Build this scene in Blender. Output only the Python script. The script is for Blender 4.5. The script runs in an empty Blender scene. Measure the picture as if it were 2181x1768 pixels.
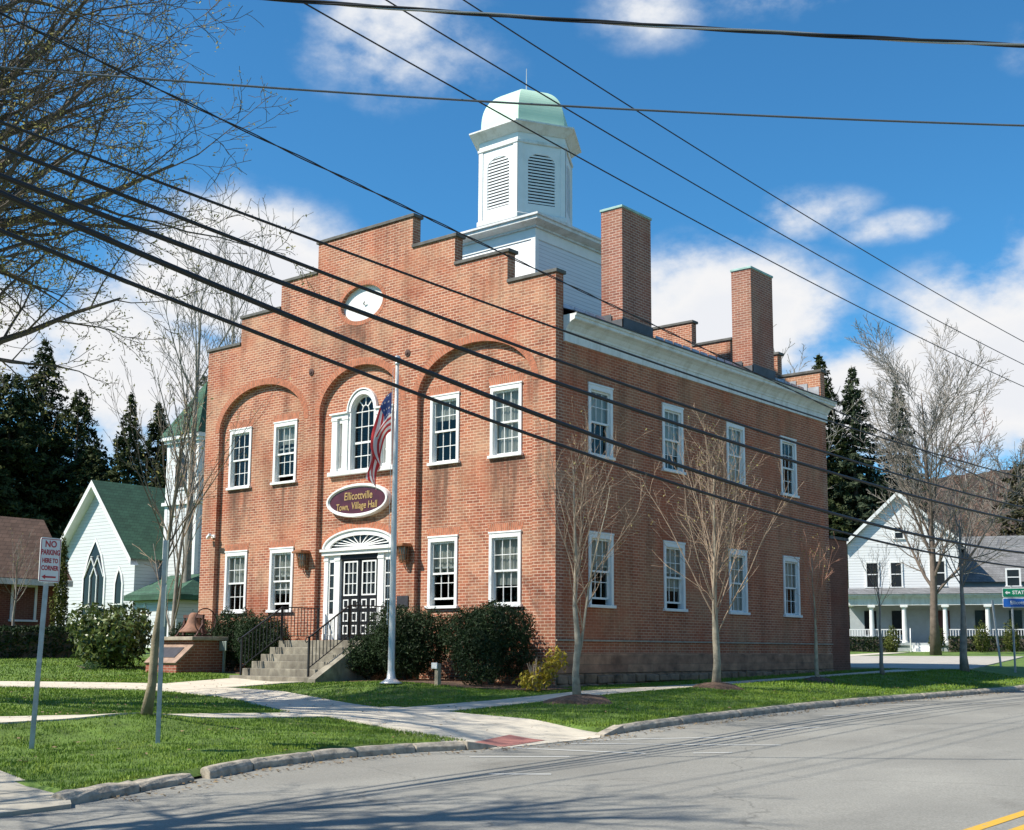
import bpy, bmesh, math, random
import numpy as np
from math import sin, cos, pi, sqrt, radians, atan2
from mathutils import Vector, Matrix
from mathutils.geometry import tessellate_polygon
scene = bpy.context.scene
COL = scene.collection
rnd = random.Random(7)
nrs = np.random.RandomState(5)

# ------------------------------------------------------------------ materials
MATS = {}
def nt(name):
    m = bpy.data.materials.new(name); m.use_nodes = True
    t = m.node_tree; b = t.nodes['Principled BSDF']
    MATS[name] = m
    return m, t, b
def N(t, typ, **kw):
    n = t.nodes.new(typ)
    for k, v in kw.items(): setattr(n, k, v)
    return n
def inp(n, i, v): n.inputs[i].default_value = v
def rgba(c): return (c[0], c[1], c[2], 1.0)
def noise(t, vec, scale, detail=4, rough=.55, dist=0.):
    n = N(t, 'ShaderNodeTexNoise'); inp(n, 'Scale', scale); inp(n, 'Detail', detail); inp(n, 'Roughness', rough); inp(n, 'Distortion', dist)
    if vec is not None: t.links.new(vec, n.inputs['Vector'])
    return n.outputs['Fac']
def ramp(t, fac, stops):
    r = N(t, 'ShaderNodeValToRGB'); e = r.color_ramp.elements
    while len(e) < len(stops): e.new(.5)
    for el, (p, c) in zip(e, stops):
        el.position = p; el.color = rgba(c) if not isinstance(c, (int, float)) else (c, c, c, 1)
    t.links.new(fac, r.inputs[0]); return r.outputs[0]
def mix(t, fac, a, b, mode='MIX'):
    n = N(t, 'ShaderNodeMix', data_type='RGBA', blend_type=mode)
    for i, v in ((0, fac), (6, a), (7, b)):
        if hasattr(v, 'links'): t.links.new(v, n.inputs[i])
        elif i == 0: n.inputs[0].default_value = v
        else: n.inputs[i].default_value = rgba(v)
    return n.outputs[2]
def mth(t, op, a, b=None, c=None):
    n = N(t, 'ShaderNodeMath', operation=op)
    for i, v in enumerate((a, b, c)):
        if v is None: continue
        if hasattr(v, 'links'): t.links.new(v, n.inputs[i])
        else: n.inputs[i].default_value = v
    return n.outputs[0]
def pos(t): return N(t, 'ShaderNodeNewGeometry').outputs['Position']
def mapping(t, vec, scale=(1,1,1), rot=(0,0,0), loc=(0,0,0)):
    m = N(t, 'ShaderNodeMapping'); inp(m, 'Scale', scale); inp(m, 'Rotation', rot); inp(m, 'Location', loc)
    t.links.new(vec, m.inputs[0]); return m.outputs[0]
def bump(t, b, h, strength=.4, dist=.02):
    n = N(t, 'ShaderNodeBump'); inp(n, 'Strength', strength); inp(n, 'Distance', dist)
    t.links.new(h, n.inputs['Height']); t.links.new(n.outputs[0], b.inputs['Normal'])
def simple(name, col, rough=.6, var=.15, scale=6., metal=0., bmp=0., spec=None, stretch=(1,1,1)):
    m, t, b = nt(name)
    v = mapping(t, pos(t), stretch)
    f = noise(t, v, scale, 5)
    lo = tuple(c*(1-var) for c in col); hi = tuple(min(1, c*(1+var)) for c in col)
    t.links.new(ramp(t, f, [(.3, lo), (.7, hi)]), b.inputs['Base Color'])
    inp(b, 'Roughness', rough); inp(b, 'Metallic', metal)
    if spec is not None: inp(b, 'Specular IOR Level', spec)
    if bmp: bump(t, b, noise(t, v, scale*4, 5), bmp, .02)
    return m
def uz(t, soldier=False):
    p = N(t, 'ShaderNodeSeparateXYZ'); t.links.new(pos(t), p.inputs[0])
    u = mth(t, 'ADD', p.outputs[0], p.outputs[1])
    c = N(t, 'ShaderNodeCombineXYZ')
    t.links.new(u, c.inputs[0]); t.links.new(p.outputs[2], c.inputs[1])
    return c.outputs[0], p
def brick(name, c1, c2, mort, stain_shade=.55, scale=1., pale=(.5,.33,.2), palef=.3, streaks=True, bias=0., sills=False):
    m, t, b = nt(name)
    v, p = uz(t)
    # slight wobble of the courses
    bt = N(t, 'ShaderNodeTexBrick'); bt.offset = .5
    inp(bt, 'Color1', rgba(c1)); inp(bt, 'Color2', rgba(c2)); inp(bt, 'Mortar', rgba(mort)); inp(bt, 'Scale', scale)
    inp(bt, 'Mortar Size', .0085); inp(bt, 'Mortar Smooth', .25); inp(bt, 'Bias', bias); inp(bt, 'Brick Width', .222); inp(bt, 'Row Height', .076)
    t.links.new(v, bt.inputs['Vector'])
    P = pos(t)
    col = bt.outputs['Color']
    big = noise(t, mapping(t, P, (.55,.55,.8)), 1.0, 5, .6)
    col = mix(t, ramp(t, big, [(.45, 0.), (.68, palef)]), col, pale)
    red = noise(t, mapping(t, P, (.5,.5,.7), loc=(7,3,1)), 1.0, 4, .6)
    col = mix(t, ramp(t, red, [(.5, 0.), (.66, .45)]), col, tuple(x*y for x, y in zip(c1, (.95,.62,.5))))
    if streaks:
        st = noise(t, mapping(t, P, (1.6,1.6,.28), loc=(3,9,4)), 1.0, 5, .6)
        k = ramp(t, st, [(.46, (1,1,1)), (.72, (1-stain_shade,)*3)])  # soot stain noise; its dark blotches also paint branch shadow onto the front
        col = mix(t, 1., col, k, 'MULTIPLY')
    if sills:   # soot and rain streaks that hang below the upper sills and the oval
        tot = None
        for xs, zt, hw, ln in ((-12.4,4.97,.5,1.7),(-10.29,4.97,.5,1.5),(-3.84,4.97,.55,2.0),(-1.71,4.97,.55,2.2),(-7.0,9.36,.8,1.7),(-7.0,3.75,1.1,.5),(-.9,7.4,.5,2.0)):
            bx = mth(t, 'SUBTRACT', 1., mth(t, 'MULTIPLY', mth(t, 'ABSOLUTE', mth(t, 'SUBTRACT', p.outputs[0], xs)), .62/hw))
            vz = mth(t, 'MULTIPLY_ADD', mth(t, 'SUBTRACT', p.outputs[2], zt), 1/ln, 1.)
            up_ = mth(t, 'LESS_THAN', p.outputs[2], zt)
            q = mth(t, 'MULTIPLY', mth(t, 'MULTIPLY', mth(t, 'MAXIMUM', bx, 0.), mth(t, 'MAXIMUM', vz, 0.)), up_)
            tot = q if tot is None else mth(t, 'MAXIMUM', tot, q)
        sn = noise(t, mapping(t, P, (3.6,3.6,.5), loc=(1,5,2)), 1., 5, .65)
        k = mth(t, 'MULTIPLY', tot, ramp(t, sn, [(.36, 0.), (.62, 1.5)]))
        col = mix(t, mth(t, 'MINIMUM', k, .75), col, (.10,.06,.042))
    fine = noise(t, mapping(t, P, (9,9,26)), 1., 3)
    col = mix(t, .5, col, ramp(t, fine, [(.25, .72), (.75, 1.25)]), 'MULTIPLY')
    t.links.new(col, b.inputs['Base Color']); inp(b, 'Roughness', .88); inp(b, 'Specular IOR Level', .25)
    bump(t, b, bt.outputs['Fac'], -.35, .006)
    return m

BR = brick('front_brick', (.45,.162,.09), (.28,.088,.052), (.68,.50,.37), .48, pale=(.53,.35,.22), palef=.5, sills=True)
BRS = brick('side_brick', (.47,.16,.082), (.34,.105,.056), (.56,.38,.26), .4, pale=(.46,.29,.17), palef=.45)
BRC = brick('chimney_brick', (.36,.15,.10), (.25,.10,.07), (.56,.42,.34), .3, palef=.15)
BRD = brick('dark_brick', (.24,.10,.065), (.19,.08,.052), (.27,.15,.11), .2, palef=.1)
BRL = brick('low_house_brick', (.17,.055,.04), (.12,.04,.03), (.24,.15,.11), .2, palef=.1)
BRM = brick('monument_brick', (.34,.11,.07), (.26,.08,.05), (.42,.3,.24), .3, palef=.2)
RED = simple('arch_brick', (.43,.15,.08), .88, .35, 9.)
MORT = simple('mortar', (.5,.36,.26), .9, .15, 8.)
WHITE = simple('white_paint', (.80,.80,.78), .5, .05, 3.)

def weathered(name, col):
    m, t, b = nt(name)
    P = pos(t)
    f = noise(t, mapping(t, P, (2.2,2.2,.5)), 1.4, 6, .65)
    c = ramp(t, f, [(.34, tuple(x*.80 for x in (col[0]*1.0, col[1]*.98, col[2]*.93))), (.52, col)])
    g1 = noise(t, P, 14, 5, .7)
    c = mix(t, 1., c, ramp(t, g1, [(.30, (.80,.79,.76)), (.44, (1,1,1))]), 'MULTIPLY')
    t.links.new(c, b.inputs['Base Color']); inp(b, 'Roughness', .55); bump(t, b, g1, .08, .006); return m
WHITED = weathered('weathered_white_paint', (.74,.75,.74))
def siding(name, col, pitch=.115):
    m, t, b = nt(name)
    p = N(t, 'ShaderNodeSeparateXYZ'); t.links.new(pos(t), p.inputs[0])
    fr = mth(t, 'FRACT', mth(t, 'DIVIDE', p.outputs[2], pitch))
    f = noise(t, mapping(t, pos(t), (.6,.6,6)), 1.2, 5)
    c = ramp(t, f, [(.3, tuple(x*.9 for x in col)), (.7, col)])
    edge = ramp(t, fr, [(.0, .5), (.14, 1.)])
    t.links.new(mix(t, 1., c, edge, 'MULTIPLY'), b.inputs['Base Color']); inp(b, 'Roughness', .55)
    bump(t, b, mth(t, 'SUBTRACT', 1.0, fr), .9, .02)
    return m
SIDE = siding('white_clapboard', (.78,.79,.80))
SIDEH = siding('house_clapboard', (.72,.73,.73), .17)
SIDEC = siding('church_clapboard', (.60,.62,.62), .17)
COPE = simple('dark_coping_stone', (.115,.11,.10), .85, .35, 5., bmp=.2)
STONE = None
def stonemat():
    m, t, b = nt('foundation_stone')
    v, p = uz(t)
    bt = N(t, 'ShaderNodeTexBrick'); bt.offset = .37
    inp(bt, 'Color1', rgba((.45,.235,.14))); inp(bt, 'Color2', rgba((.33,.165,.10))); inp(bt, 'Mortar', rgba((.27,.16,.10)))
    inp(bt, 'Scale', 1.); inp(bt, 'Mortar Size', .012); inp(bt, 'Brick Width', 1.15); inp(bt, 'Row Height', .21); inp(bt, 'Mortar Smooth', .5)
    t.links.new(v, bt.inputs['Vector'])
    f = noise(t, mapping(t, pos(t), (1,1,1.6)), 2.2, 6)
    c = mix(t, 1., bt.outputs[0], ramp(t, f, [(.3, .55), (.7, 1.35)]), 'MULTIPLY')
    t.links.new(c, b.inputs['Base Color']); inp(b, 'Roughness', .9)
    bump(t, b, noise(t, pos(t), 9, 6), .5, .03)
    return m
STONE = stonemat()
RUBBLE = simple('rubble_stone', (.26,.16,.10), .9, .5, 4., bmp=.5)
SLATE = simple('dark_roofing', (.075,.08,.09), .6, .3, 3., bmp=.1)
LEAD = simple('dull_metal_sheet', (.42,.43,.45), .42, .3, 3., .55, bmp=.1)
COPPER = simple('pale_copper_patina', (.50,.69,.53), .62, .06, 1.6, bmp=.03)
VERD = simple('verdigris_cap', (.30,.47,.42), .6, .2, 5.)
BLACK = simple('black_door_paint', (.010,.010,.012), .5, .2, 4., spec=.25)
IRON = simple('black_iron', (.012,.012,.013), .45, .2, 9.)
DARKIN = simple('dark_interior', (.035,.032,.03), .9, .2, 2.)
CURT = simple('pale_curtain', (.62,.61,.56), .85, .18, 3., stretch=(9,9,.4))
LOUV = simple('white_louvre', (.78,.79,.79), .5, .05, 3.)
GAP = simple('louvre_dark', (.03,.04,.045), .8, .2, 3.)
def stepmat():
    m, t, b = nt('stained_concrete')
    f = noise(t, mapping(t, pos(t), (2.6,2.6,2.0)), 1., 6, .62, .3)
    t.links.new(ramp(t, f, [(.30, (.11,.095,.075)), (.5, (.20,.18,.14)), (.68, (.33,.30,.235))]), b.inputs['Base Color'])
    inp(b, 'Roughness', .9); bump(t, b, noise(t, pos(t), 40, 4), .3, .01)
    return m
STEP = stepmat()
def walkmat(name, col, jx=1.5, jy=1.5, joint=.55):
    m, t, b = nt(name)
    P = pos(t)
    bt = N(t, 'ShaderNodeTexBrick'); bt.offset = 0.
    inp(bt, 'Color1', rgba((1,1,1))); inp(bt, 'Color2', rgba((.93,.93,.92))); inp(bt, 'Mortar', rgba((joint,)*3)); inp(bt, 'Scale', 1.)
    inp(bt, 'Mortar Size', .012); inp(bt, 'Brick Width', jx); inp(bt, 'Row Height', jy); inp(bt, 'Mortar Smooth', .3)
    t.links.new(P, bt.inputs['Vector'])
    f = noise(t, P, 1.7, 7, .65)
    c = ramp(t, f, [(.3, tuple(x*.74 for x in col)), (.68, col)])
    c = mix(t, .5, c, ramp(t, noise(t, P, 60, 3), [(.3, .75), (.7, 1.15)]), 'MULTIPLY')
    t.links.new(mix(t, 1., c, bt.outputs[0], 'MULTIPLY'), b.inputs['Base Color'])
    inp(b, 'Roughness', .92); bump(t, b, noise(t, P, 70, 4), .2, .008)
    return m
WALK = walkmat('pale_concrete', (.71,.635,.51))
APRON = walkmat('driveway_concrete', (.46,.42,.34), 3.2, 2.6)
LOT = walkmat('far_pavement', (.50,.46,.40), 9, 9, .9)
PAD = walkmat('red_brick_pad', (.46,.19,.155), .2, .1, .9)
def asphalt():
    m, t, b = nt('weathered_asphalt')
    P = pos(t)
    f = noise(t, mapping(t, P, (.8,.3,1)), .9, 6, .6)
    c = ramp(t, f, [(.3, (.245,.236,.208)), (.7, (.30,.288,.252))])
    g1 = noise(t, P, 42, 4, .75)
    c = mix(t, .8, c, ramp(t, g1, [(.28, .55), (.72, 1.4)]), 'MULTIPLY')
    wv = noise(t, mapping(t, P, (.3,.3,1)), 1., 5, .6)
    c = mix(t, 1., c, ramp(t, wv, [(.35, .84), (.65, 1.06)]), 'MULTIPLY')
    st = noise(t, mapping(t, P, (.55,.4,1), loc=(5,2,0)), 1., 6, .7)
    c = mix(t, 1., c, ramp(t, st, [(.60, (1,1,1)), (.74, (.72,.71,.70))]), 'MULTIPLY')
    cr = N(t, 'ShaderNodeTexVoronoi', feature='DISTANCE_TO_EDGE'); inp(cr, 'Scale', .22)
    d = N(t, 'ShaderNodeVectorMath', operation='ADD')
    nz = N(t, 'ShaderNodeTexNoise'); inp(nz, 'Scale', .9); inp(nz, 'Detail', 5)
    t.links.new(P, nz.inputs['Vector'])
    t.links.new(P, d.inputs[0]); t.links.new(nz.outputs['Color'], d.inputs[1]); t.links.new(d.outputs[0], cr.inputs['Vector'])
    c = mix(t, 1., c, ramp(t, cr.outputs['Distance'], [(.0, .68), (.0040, 1.)]), 'MULTIPLY')
    t.links.new(c, b.inputs['Base Color']); inp(b, 'Roughness', .9); inp(b, 'Specular IOR Level', .3)
    bump(t, b, noise(t, P, 55, 4, .7), .35, .012)
    return m
ASPH = asphalt()
CURBM = simple('rough_granite', (.36,.315,.25), .9, .4, 7., bmp=.5)
def linemat(name, col):
    m, t, b = nt(name)
    f = noise(t, pos(t), 16, 5, .7)
    t.links.new(ramp(t, f, [(.28, (.27,.27,.26)), (.44, col)]), b.inputs['Base Color']); inp(b, 'Roughness', .85)
    return m
WLINE = linemat('worn_white_line', (.52,.52,.49))
YLINE = linemat('yellow_line', (.62,.36,.035))
def grassmat(name, a, bb, cc):
    m, t, b = nt(name)
    f = noise(t, pos(t), 1.1, 5, .6)
    c = ramp(t, f, [(.32, a), (.5, bb), (.68, cc)])
    g1 = N(t, 'ShaderNodeNewGeometry').outputs['Random Per Island']
    c = mix(t, .6, c, ramp(t, g1, [(0., .7), (1., 1.3)]), 'MULTIPLY')
    t.links.new(c, b.inputs['Base Color']); inp(b, 'Roughness', .6); inp(b, 'Specular IOR Level', .25)
    return m
GBASE = simple('lawn_soil_and_turf', (.10,.165,.024), .9, .4, 2.5, bmp=.4)
GRASS = grassmat('grass_blade', (.108,.188,.019), (.15,.24,.025), (.21,.275,.036))
MULCH = simple('brown_mulch', (.13,.08,.052), .95, .6, 18., bmp=.7)
def leafmat(name, a, b2, tr=.25, rough=.55, spec=.35):
    m, t, b = nt(name)
    g1 = N(t, 'ShaderNodeNewGeometry').outputs['Random Per Island']
    c = ramp(t, g1, [(0., a), (1., b2)])
    f = noise(t, pos(t), .9, 4)
    c = mix(t, .6, c, ramp(t, f, [(.3, .6), (.7, 1.4)]), 'MULTIPLY')
    t.links.new(c, b.inputs['Base Color']); inp(b, 'Roughness', rough); inp(b, 'Specular IOR Level', spec)
    if tr:
        tl = N(t, 'ShaderNodeBsdfTranslucent'); t.links.new(c, tl.inputs[0])
        ms = N(t, 'ShaderNodeMixShader'); ms.inputs[0].default_value = tr
        t.links.new(b.outputs[0], ms.inputs[1]); t.links.new(tl.outputs[0], ms.inputs[2])
        t.links.new(ms.outputs[0], t.nodes['Material Output'].inputs[0])
    return m
YEW = leafmat('yew_needles', (.012,.026,.010), (.034,.06,.02), .1, .6, .2)
RHO = leafmat('rhododendron_leaf', (.05,.085,.02), (.16,.19,.05), .15, .35, .5)
NEED = leafmat('spruce_needles', (.02,.03,.010), (.07,.085,.028), .1, .7, .15)
NEEDR = leafmat('blue_green_spruce_needles', (.028,.044,.024), (.085,.105,.055), .1, .7, .15)
ARB = leafmat('arborvitae_leaf', (.05,.075,.012), (.12,.13,.03), .1, .7, .2)
YEL = leafmat('yellow_leaf', (.36,.27,.02), (.62,.48,.06), .3)
BUD = leafmat('spring_bud', (.30,.27,.08), (.52,.46,.16), .4)
BUDR = leafmat('reddish_bud', (.20,.11,.07), (.34,.2,.12), .4)
BARKL = simple('pale_young_bark', (.36,.31,.23), .85, .3, 8., bmp=.3)
BARKD = simple('dark_bark', (.13,.105,.085), .9, .35, 5., bmp=.5)
BARKG = simple('grey_bark', (.25,.225,.19), .9, .3, 5., bmp=.3)
TWIGL = simple('pale_twig', (.36,.26,.18), .8, .25, 8.)
TWIGD = simple('dark_twig', (.10,.08,.062), .9, .25, 5.)
TWIGG = simple('grey_twig', (.25,.22,.185), .9, .25, 5.)
ALU = simple('brushed_aluminium', (.62,.61,.59), .38, .06, 4., .35)
STEEL = simple('galvanised_steel', (.36,.40,.42), .5, .2, 8., .5)
SIGNW = simple('sign_white', (.78,.78,.77), .4, .05, 5.)
SIGNR = simple('sign_red', (.46,.03,.04), .45, .1, 8.)
SIGNG = simple('sign_green', (.0,.19,.09), .4, .1, 4.)
SIGNB = simple('sign_blue', (.01,.10,.42), .4, .1, 4.)
SIGNBACK = simple('sign_back_metal', (.33,.39,.36), .45, .15, 6., .4)
MAROON = simple('maroon_sign_board', (.075,.012,.022), .4, .25, 5.)
GOLD = simple('gold_letter', (.48,.32,.12), .4, .1, 6.)
def cloth(name, col):
    m, t, b = nt(name); inp(b, 'Base Color', rgba(col)); inp(b, 'Roughness', .8)
    tl = N(t, 'ShaderNodeBsdfTranslucent'); inp(tl, 0, rgba(col)); ms = N(t, 'ShaderNodeMixShader'); ms.inputs[0].default_value = .4
    t.links.new(b.outputs[0], ms.inputs[1]); t.links.new(tl.outputs[0], ms.inputs[2]); t.links.new(ms.outputs[0], t.nodes['Material Output'].inputs[0])
    return m
FRED = cloth('flag_red', (.60,.05,.06))
FWHT = cloth('flag_white', (.86,.84,.82))
FBLU = cloth('flag_blue', (.05,.09,.27))
CABLE = simple('black_cable', (.012,.012,.014), .5, .2, 3.)
CABLEA = simple('bare_aluminium_cable', (.36,.37,.36), .35, .1, 3., .6)
RUST = simple('rusty_bell_iron', (.24,.115,.07), .75, .4, 6., bmp=.2)
RUSTD = simple('dark_rusty_iron', (.085,.04,.032), .8, .4, 8.)
COPL = simple('aged_copper', (.30,.13,.06), .55, .3, 8., .4)
BRZ = simple('bronze_plaque', (.05,.045,.05), .5, .2, 9., .3)
SLABM = simple('brown_slab_stone', (.30,.20,.145), .85, .3, 6., bmp=.2)
GSTONE = simple('pale_cap_stone', (.36,.31,.24), .85, .25, 6., bmp=.2)
WOOD = simple('weathered_wood', (.40,.32,.23), .85, .2, 5., stretch=(6,6,.7))
POLEW = simple('pole_wood', (.16,.12,.09), .9, .25, 5., stretch=(5,5,.4))
SHBR = None
def shingle(name, col, h=.16, w=.3):
    m, t, b = nt(name)
    v, p = uz(t)
    bt = N(t, 'ShaderNodeTexBrick')
    inp(bt, 'Color1', rgba(col)); inp(bt, 'Color2', rgba(tuple(x*.75 for x in col))); inp(bt, 'Mortar', rgba(tuple(x*.5 for x in col)))
    inp(bt, 'Scale', 1.); inp(bt, 'Mortar Size', .012); inp(bt, 'Brick Width', w); inp(bt, 'Row Height', h)
    t.links.new(v, bt.inputs['Vector'])
    c = mix(t, .7, bt.outputs[0], ramp(t, noise(t, pos(t), 1.5, 5), [(.3, .7), (.7, 1.3)]), 'MULTIPLY')
    t.links.new(c, b.inputs['Base Color']); inp(b, 'Roughness', .9)
    return m
SHBR = shingle('brown_shingle', (.21,.125,.085))
SHGR = shingle('green_shingle', (.045,.115,.07))
SHGY = shingle('grey_shingle', (.20,.20,.205))
PORCHG = simple('shaded_porch_grey', (.40,.43,.44), .7, .08, 3.)
def glassmat():
    m = bpy.data.materials.new('window_glass'); m.use_nodes = True; t = m.node_tree; t.nodes.clear()
    o = N(t, 'ShaderNodeOutputMaterial'); tr = N(t, 'ShaderNodeBsdfTransparent'); gl = N(t, 'ShaderNodeBsdfGlossy')
    inp(tr, 0, rgba((.80,.84,.83))); inp(gl, 'Roughness', .02); inp(gl, 0, rgba((.85,.83,.78)))
    fr = N(t, 'ShaderNodeFresnel'); inp(fr, 'IOR', 1.5)
    nb = N(t, 'ShaderNodeBump'); inp(nb, 'Strength', .05); inp(nb, 'Distance', .05)
    t.links.new(noise(t, pos(t), 2.2, 2), nb.inputs['Height']); t.links.new(nb.outputs[0], gl.inputs['Normal'])
    f = mth(t, 'MULTIPLY_ADD', fr.outputs[0], .6, .01)
    mx = N(t, 'ShaderNodeMixShader'); t.links.new(f, mx.inputs[0]); t.links.new(tr.outputs[0], mx.inputs[1]); t.links.new(gl.outputs[0], mx.inputs[2])
    t.links.new(mx.outputs[0], o.inputs[0]); return m
GLASS = glassmat()
DGLASS = simple('dark_window_glass', (.02,.022,.025), .12, .2, 2., spec=.22)
def hillmat():
    m, t, b = nt('wooded_hillside')
    P = pos(t)
    f = noise(t, mapping(t, P, (.03,.03,.05)), 1., 8, .7)
    c = ramp(t, f, [(.35, (.030,.026,.026)), (.5, (.075,.058,.05)), (.65, (.12,.085,.068))])
    f2 = noise(t, mapping(t, P, (.35,.35,.12)), 1., 5, .7)
    c = mix(t, .85, c, ramp(t, f2, [(.3, .45), (.7, 1.55)]), 'MULTIPLY')
    t.links.new(c, b.inputs['Base Color']); inp(b, 'Roughness', 1.); inp(b, 'Specular IOR Level', 0.)
    return m
HILL = hillmat()

# ------------------------------------------------------------------ mesh helpers
ORG = {}
def link(o, parent=None, loc=None):
    COL.objects.link(o)
    if parent is not None: o.parent = parent; ORG[o.name] = ORG[parent.name]
    else: ORG[o.name] = Vector(loc or (0, 0, 0)); o.location = ORG[o.name]
    return o
def tag(o, label=None, cat=None, group=None, kind=None):
    for k, v in (('label', label), ('category', cat), ('group', group), ('kind', kind)):
        if v: o[k] = v
    return o
def thing(name, loc, label, cat, group=None):
    o = bpy.data.objects.new(name, None); o.empty_display_size = .2
    link(o, None, loc); return tag(o, label, cat, group)
def raw(name, V, F, mats, parent=None, loc=None, midx=None, smooth=False):
    """V (n,3) world coordinates, F (m,k) array of equal-sized faces or list"""
    me = bpy.data.meshes.new(name)
    o = bpy.data.objects.new(name, me)
    link(o, parent, loc)
    V = np.asarray(V, dtype=np.float64) - np.array(ORG[o.name])
    if isinstance(F, np.ndarray):
        n, k = F.shape
        me.vertices.add(len(V)); me.vertices.foreach_set('co', V.ravel())
        me.loops.add(n*k); me.loops.foreach_set('vertex_index', F.ravel().astype(np.int32))
        me.polygons.add(n); me.polygons.foreach_set('loop_start', np.arange(0, n*k, k, dtype=np.int32))
        try: me.polygons.foreach_set('loop_total', np.full(n, k, dtype=np.int32))
        except Exception: pass
        me.update(calc_edges=True)
    else:
        me.from_pydata(V.tolist(), [], F); me.update()
    for m in (mats if isinstance(mats, (list, tuple)) else [mats]): me.materials.append(m)
    if midx is not None: me.polygons.foreach_set('material_index', np.asarray(midx, dtype=np.int32))
    if smooth: me.polygons.foreach_set('use_smooth', np.ones(len(me.polygons), dtype=bool))
    me.update()
    return o
class MB:
    def __init__(s, M=None): s.v = []; s.f = []; s.m = []; s.M = M
    def pt(s, p):
        p = Vector(p)
        return tuple(s.M @ p) if s.M is not None else tuple(p)
    def poly(s, pts, mi=0):
        k = len(s.v); s.v += [s.pt(p) for p in pts]; s.f.append(tuple(range(k, k+len(pts)))); s.m.append(mi)
    def box(s, x0, x1, y0, y1, z0, z1, mi=0):
        k = len(s.v)
        s.v += [s.pt(p) for p in ((x0,y0,z0),(x1,y0,z0),(x1,y1,z0),(x0,y1,z0),(x0,y0,z1),(x1,y0,z1),(x1,y1,z1),(x0,y1,z1))]
        for q in ((0,3,2,1),(4,5,6,7),(0,1,5,4),(1,2,6,5),(2,3,7,6),(3,0,4,7)):
            s.f.append(tuple(k+i for i in q)); s.m.append(mi)
        return s
    def bar(s, a, b, w, h, mi=0, up=(0,0,1)):
        a = Vector(a); b = Vector(b); d = (b-a).normalized(); r = d.cross(Vector(up))
        if r.length < 1e-4: r = d.cross(Vector((1,0,0)))
        r.normalize(); u = r.cross(d); k = len(s.v)
        for c in (a, b):
            for i, j in ((-1,-1),(1,-1),(1,1),(-1,1)): s.v.append(s.pt(c + r*(i*w/2) + u*(j*h/2)))
        for q in ((3,2,1,0),(4,5,6,7),(0,1,5,4),(1,2,6,5),(2,3,7,6),(3,0,4,7)):
            s.f.append(tuple(k+i for i in q)); s.m.append(mi)
        return s
    def tube(s, pts, radii, n=6, mi=0, cap=True):
        pts = [Vector(p) for p in pts]; k0 = len(s.v)
        if not hasattr(radii, '__len__'): radii = [radii]*len(pts)
        d0 = (pts[1]-pts[0]).normalized()
        r = d0.cross(Vector((0,0,1)))
        if r.length < .05: r = d0.cross(Vector((1,0,0)))
        r.normalize()
        for i, p in enumerate(pts):
            d = (pts[min(i+1, len(pts)-1)] - pts[max(i-1, 0)]).normalized()
            r = (r - d*r.dot(d)).normalized(); u = d.cross(r)
            for j in range(n):
                a = 2*pi*j/n
                s.v.append(s.pt(p + r*(cos(a)*radii[i]) + u*(sin(a)*radii[i])))
        for i in range(len(pts)-1):
            for j in range(n):
                a = k0+i*n+j; b = k0+i*n+(j+1) % n
                s.f.append((a, b, b+n, a+n)); s.m.append(mi)
        if cap:
            s.f.append(tuple(k0+j for j in reversed(range(n)))); s.m.append(mi)
            e = k0+(len(pts)-1)*n; s.f.append(tuple(e+j for j in range(n))); s.m.append(mi)
        return s
    def lathe(s, c, prof, n=16, mi=0, rot=0.):
        k0 = len(s.v)
        for r, z in prof:
            for j in range(n):
                a = 2*pi*j/n + rot; s.v.append(s.pt((c[0]+r*cos(a), c[1]+r*sin(a), c[2]+z)))
        for i in range(len(prof)-1):
            for j in range(n):
                a = k0+i*n+j; b = k0+i*n+(j+1) % n
                s.f.append((a, b, b+n, a+n)); s.m.append(mi)
        s.f.append(tuple(k0+j for j in reversed(range(n)))); s.m.append(mi)
        e = k0+(len(prof)-1)*n; s.f.append(tuple(e+j for j in range(n))); s.m.append(mi)
        return s
    def tess(s, loops, fn, mi=0):
        """fill a polygon with holes; loops of (a,b); fn maps (a,b) to a point"""
        tris = tessellate_polygon([[Vector((a, b, 0)) for a, b in l] for l in loops])
        flat = [q for l in loops for q in l]; k = len(s.v)
        s.v += [s.pt(fn(a, b)) for a, b in flat]
        for tr in tris: s.f.append(tuple(k+i for i in tr)); s.m.append(mi)
        return s
    def strip(s, loop, f0, f1, mi=0, closed=True):
        n = len(loop)
        for i in range(n if closed else n-1):
            a = loop[i]; b = loop[(i+1) % n]
            s.poly([f0(*a), f0(*b), f1(*b), f1(*a)], mi)
        return s
    def build(s, name, mats, parent=None, loc=None, smooth=False):
        o = raw(name, s.v, s.f, mats, parent, loc, s.m, smooth)
        return o
def solid(o, fix=True):
    bm = bmesh.new(); bm.from_mesh(o.data); bmesh.ops.recalc_face_normals(bm, faces=bm.faces); bm.to_mesh(o.data); bm.free(); return o
def bevel(o, w=.01, seg=2):
    m = o.modifiers.new('bevel', 'BEVEL'); m.width = w; m.segments = seg; m.limit_method = 'ANGLE'; return o
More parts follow.
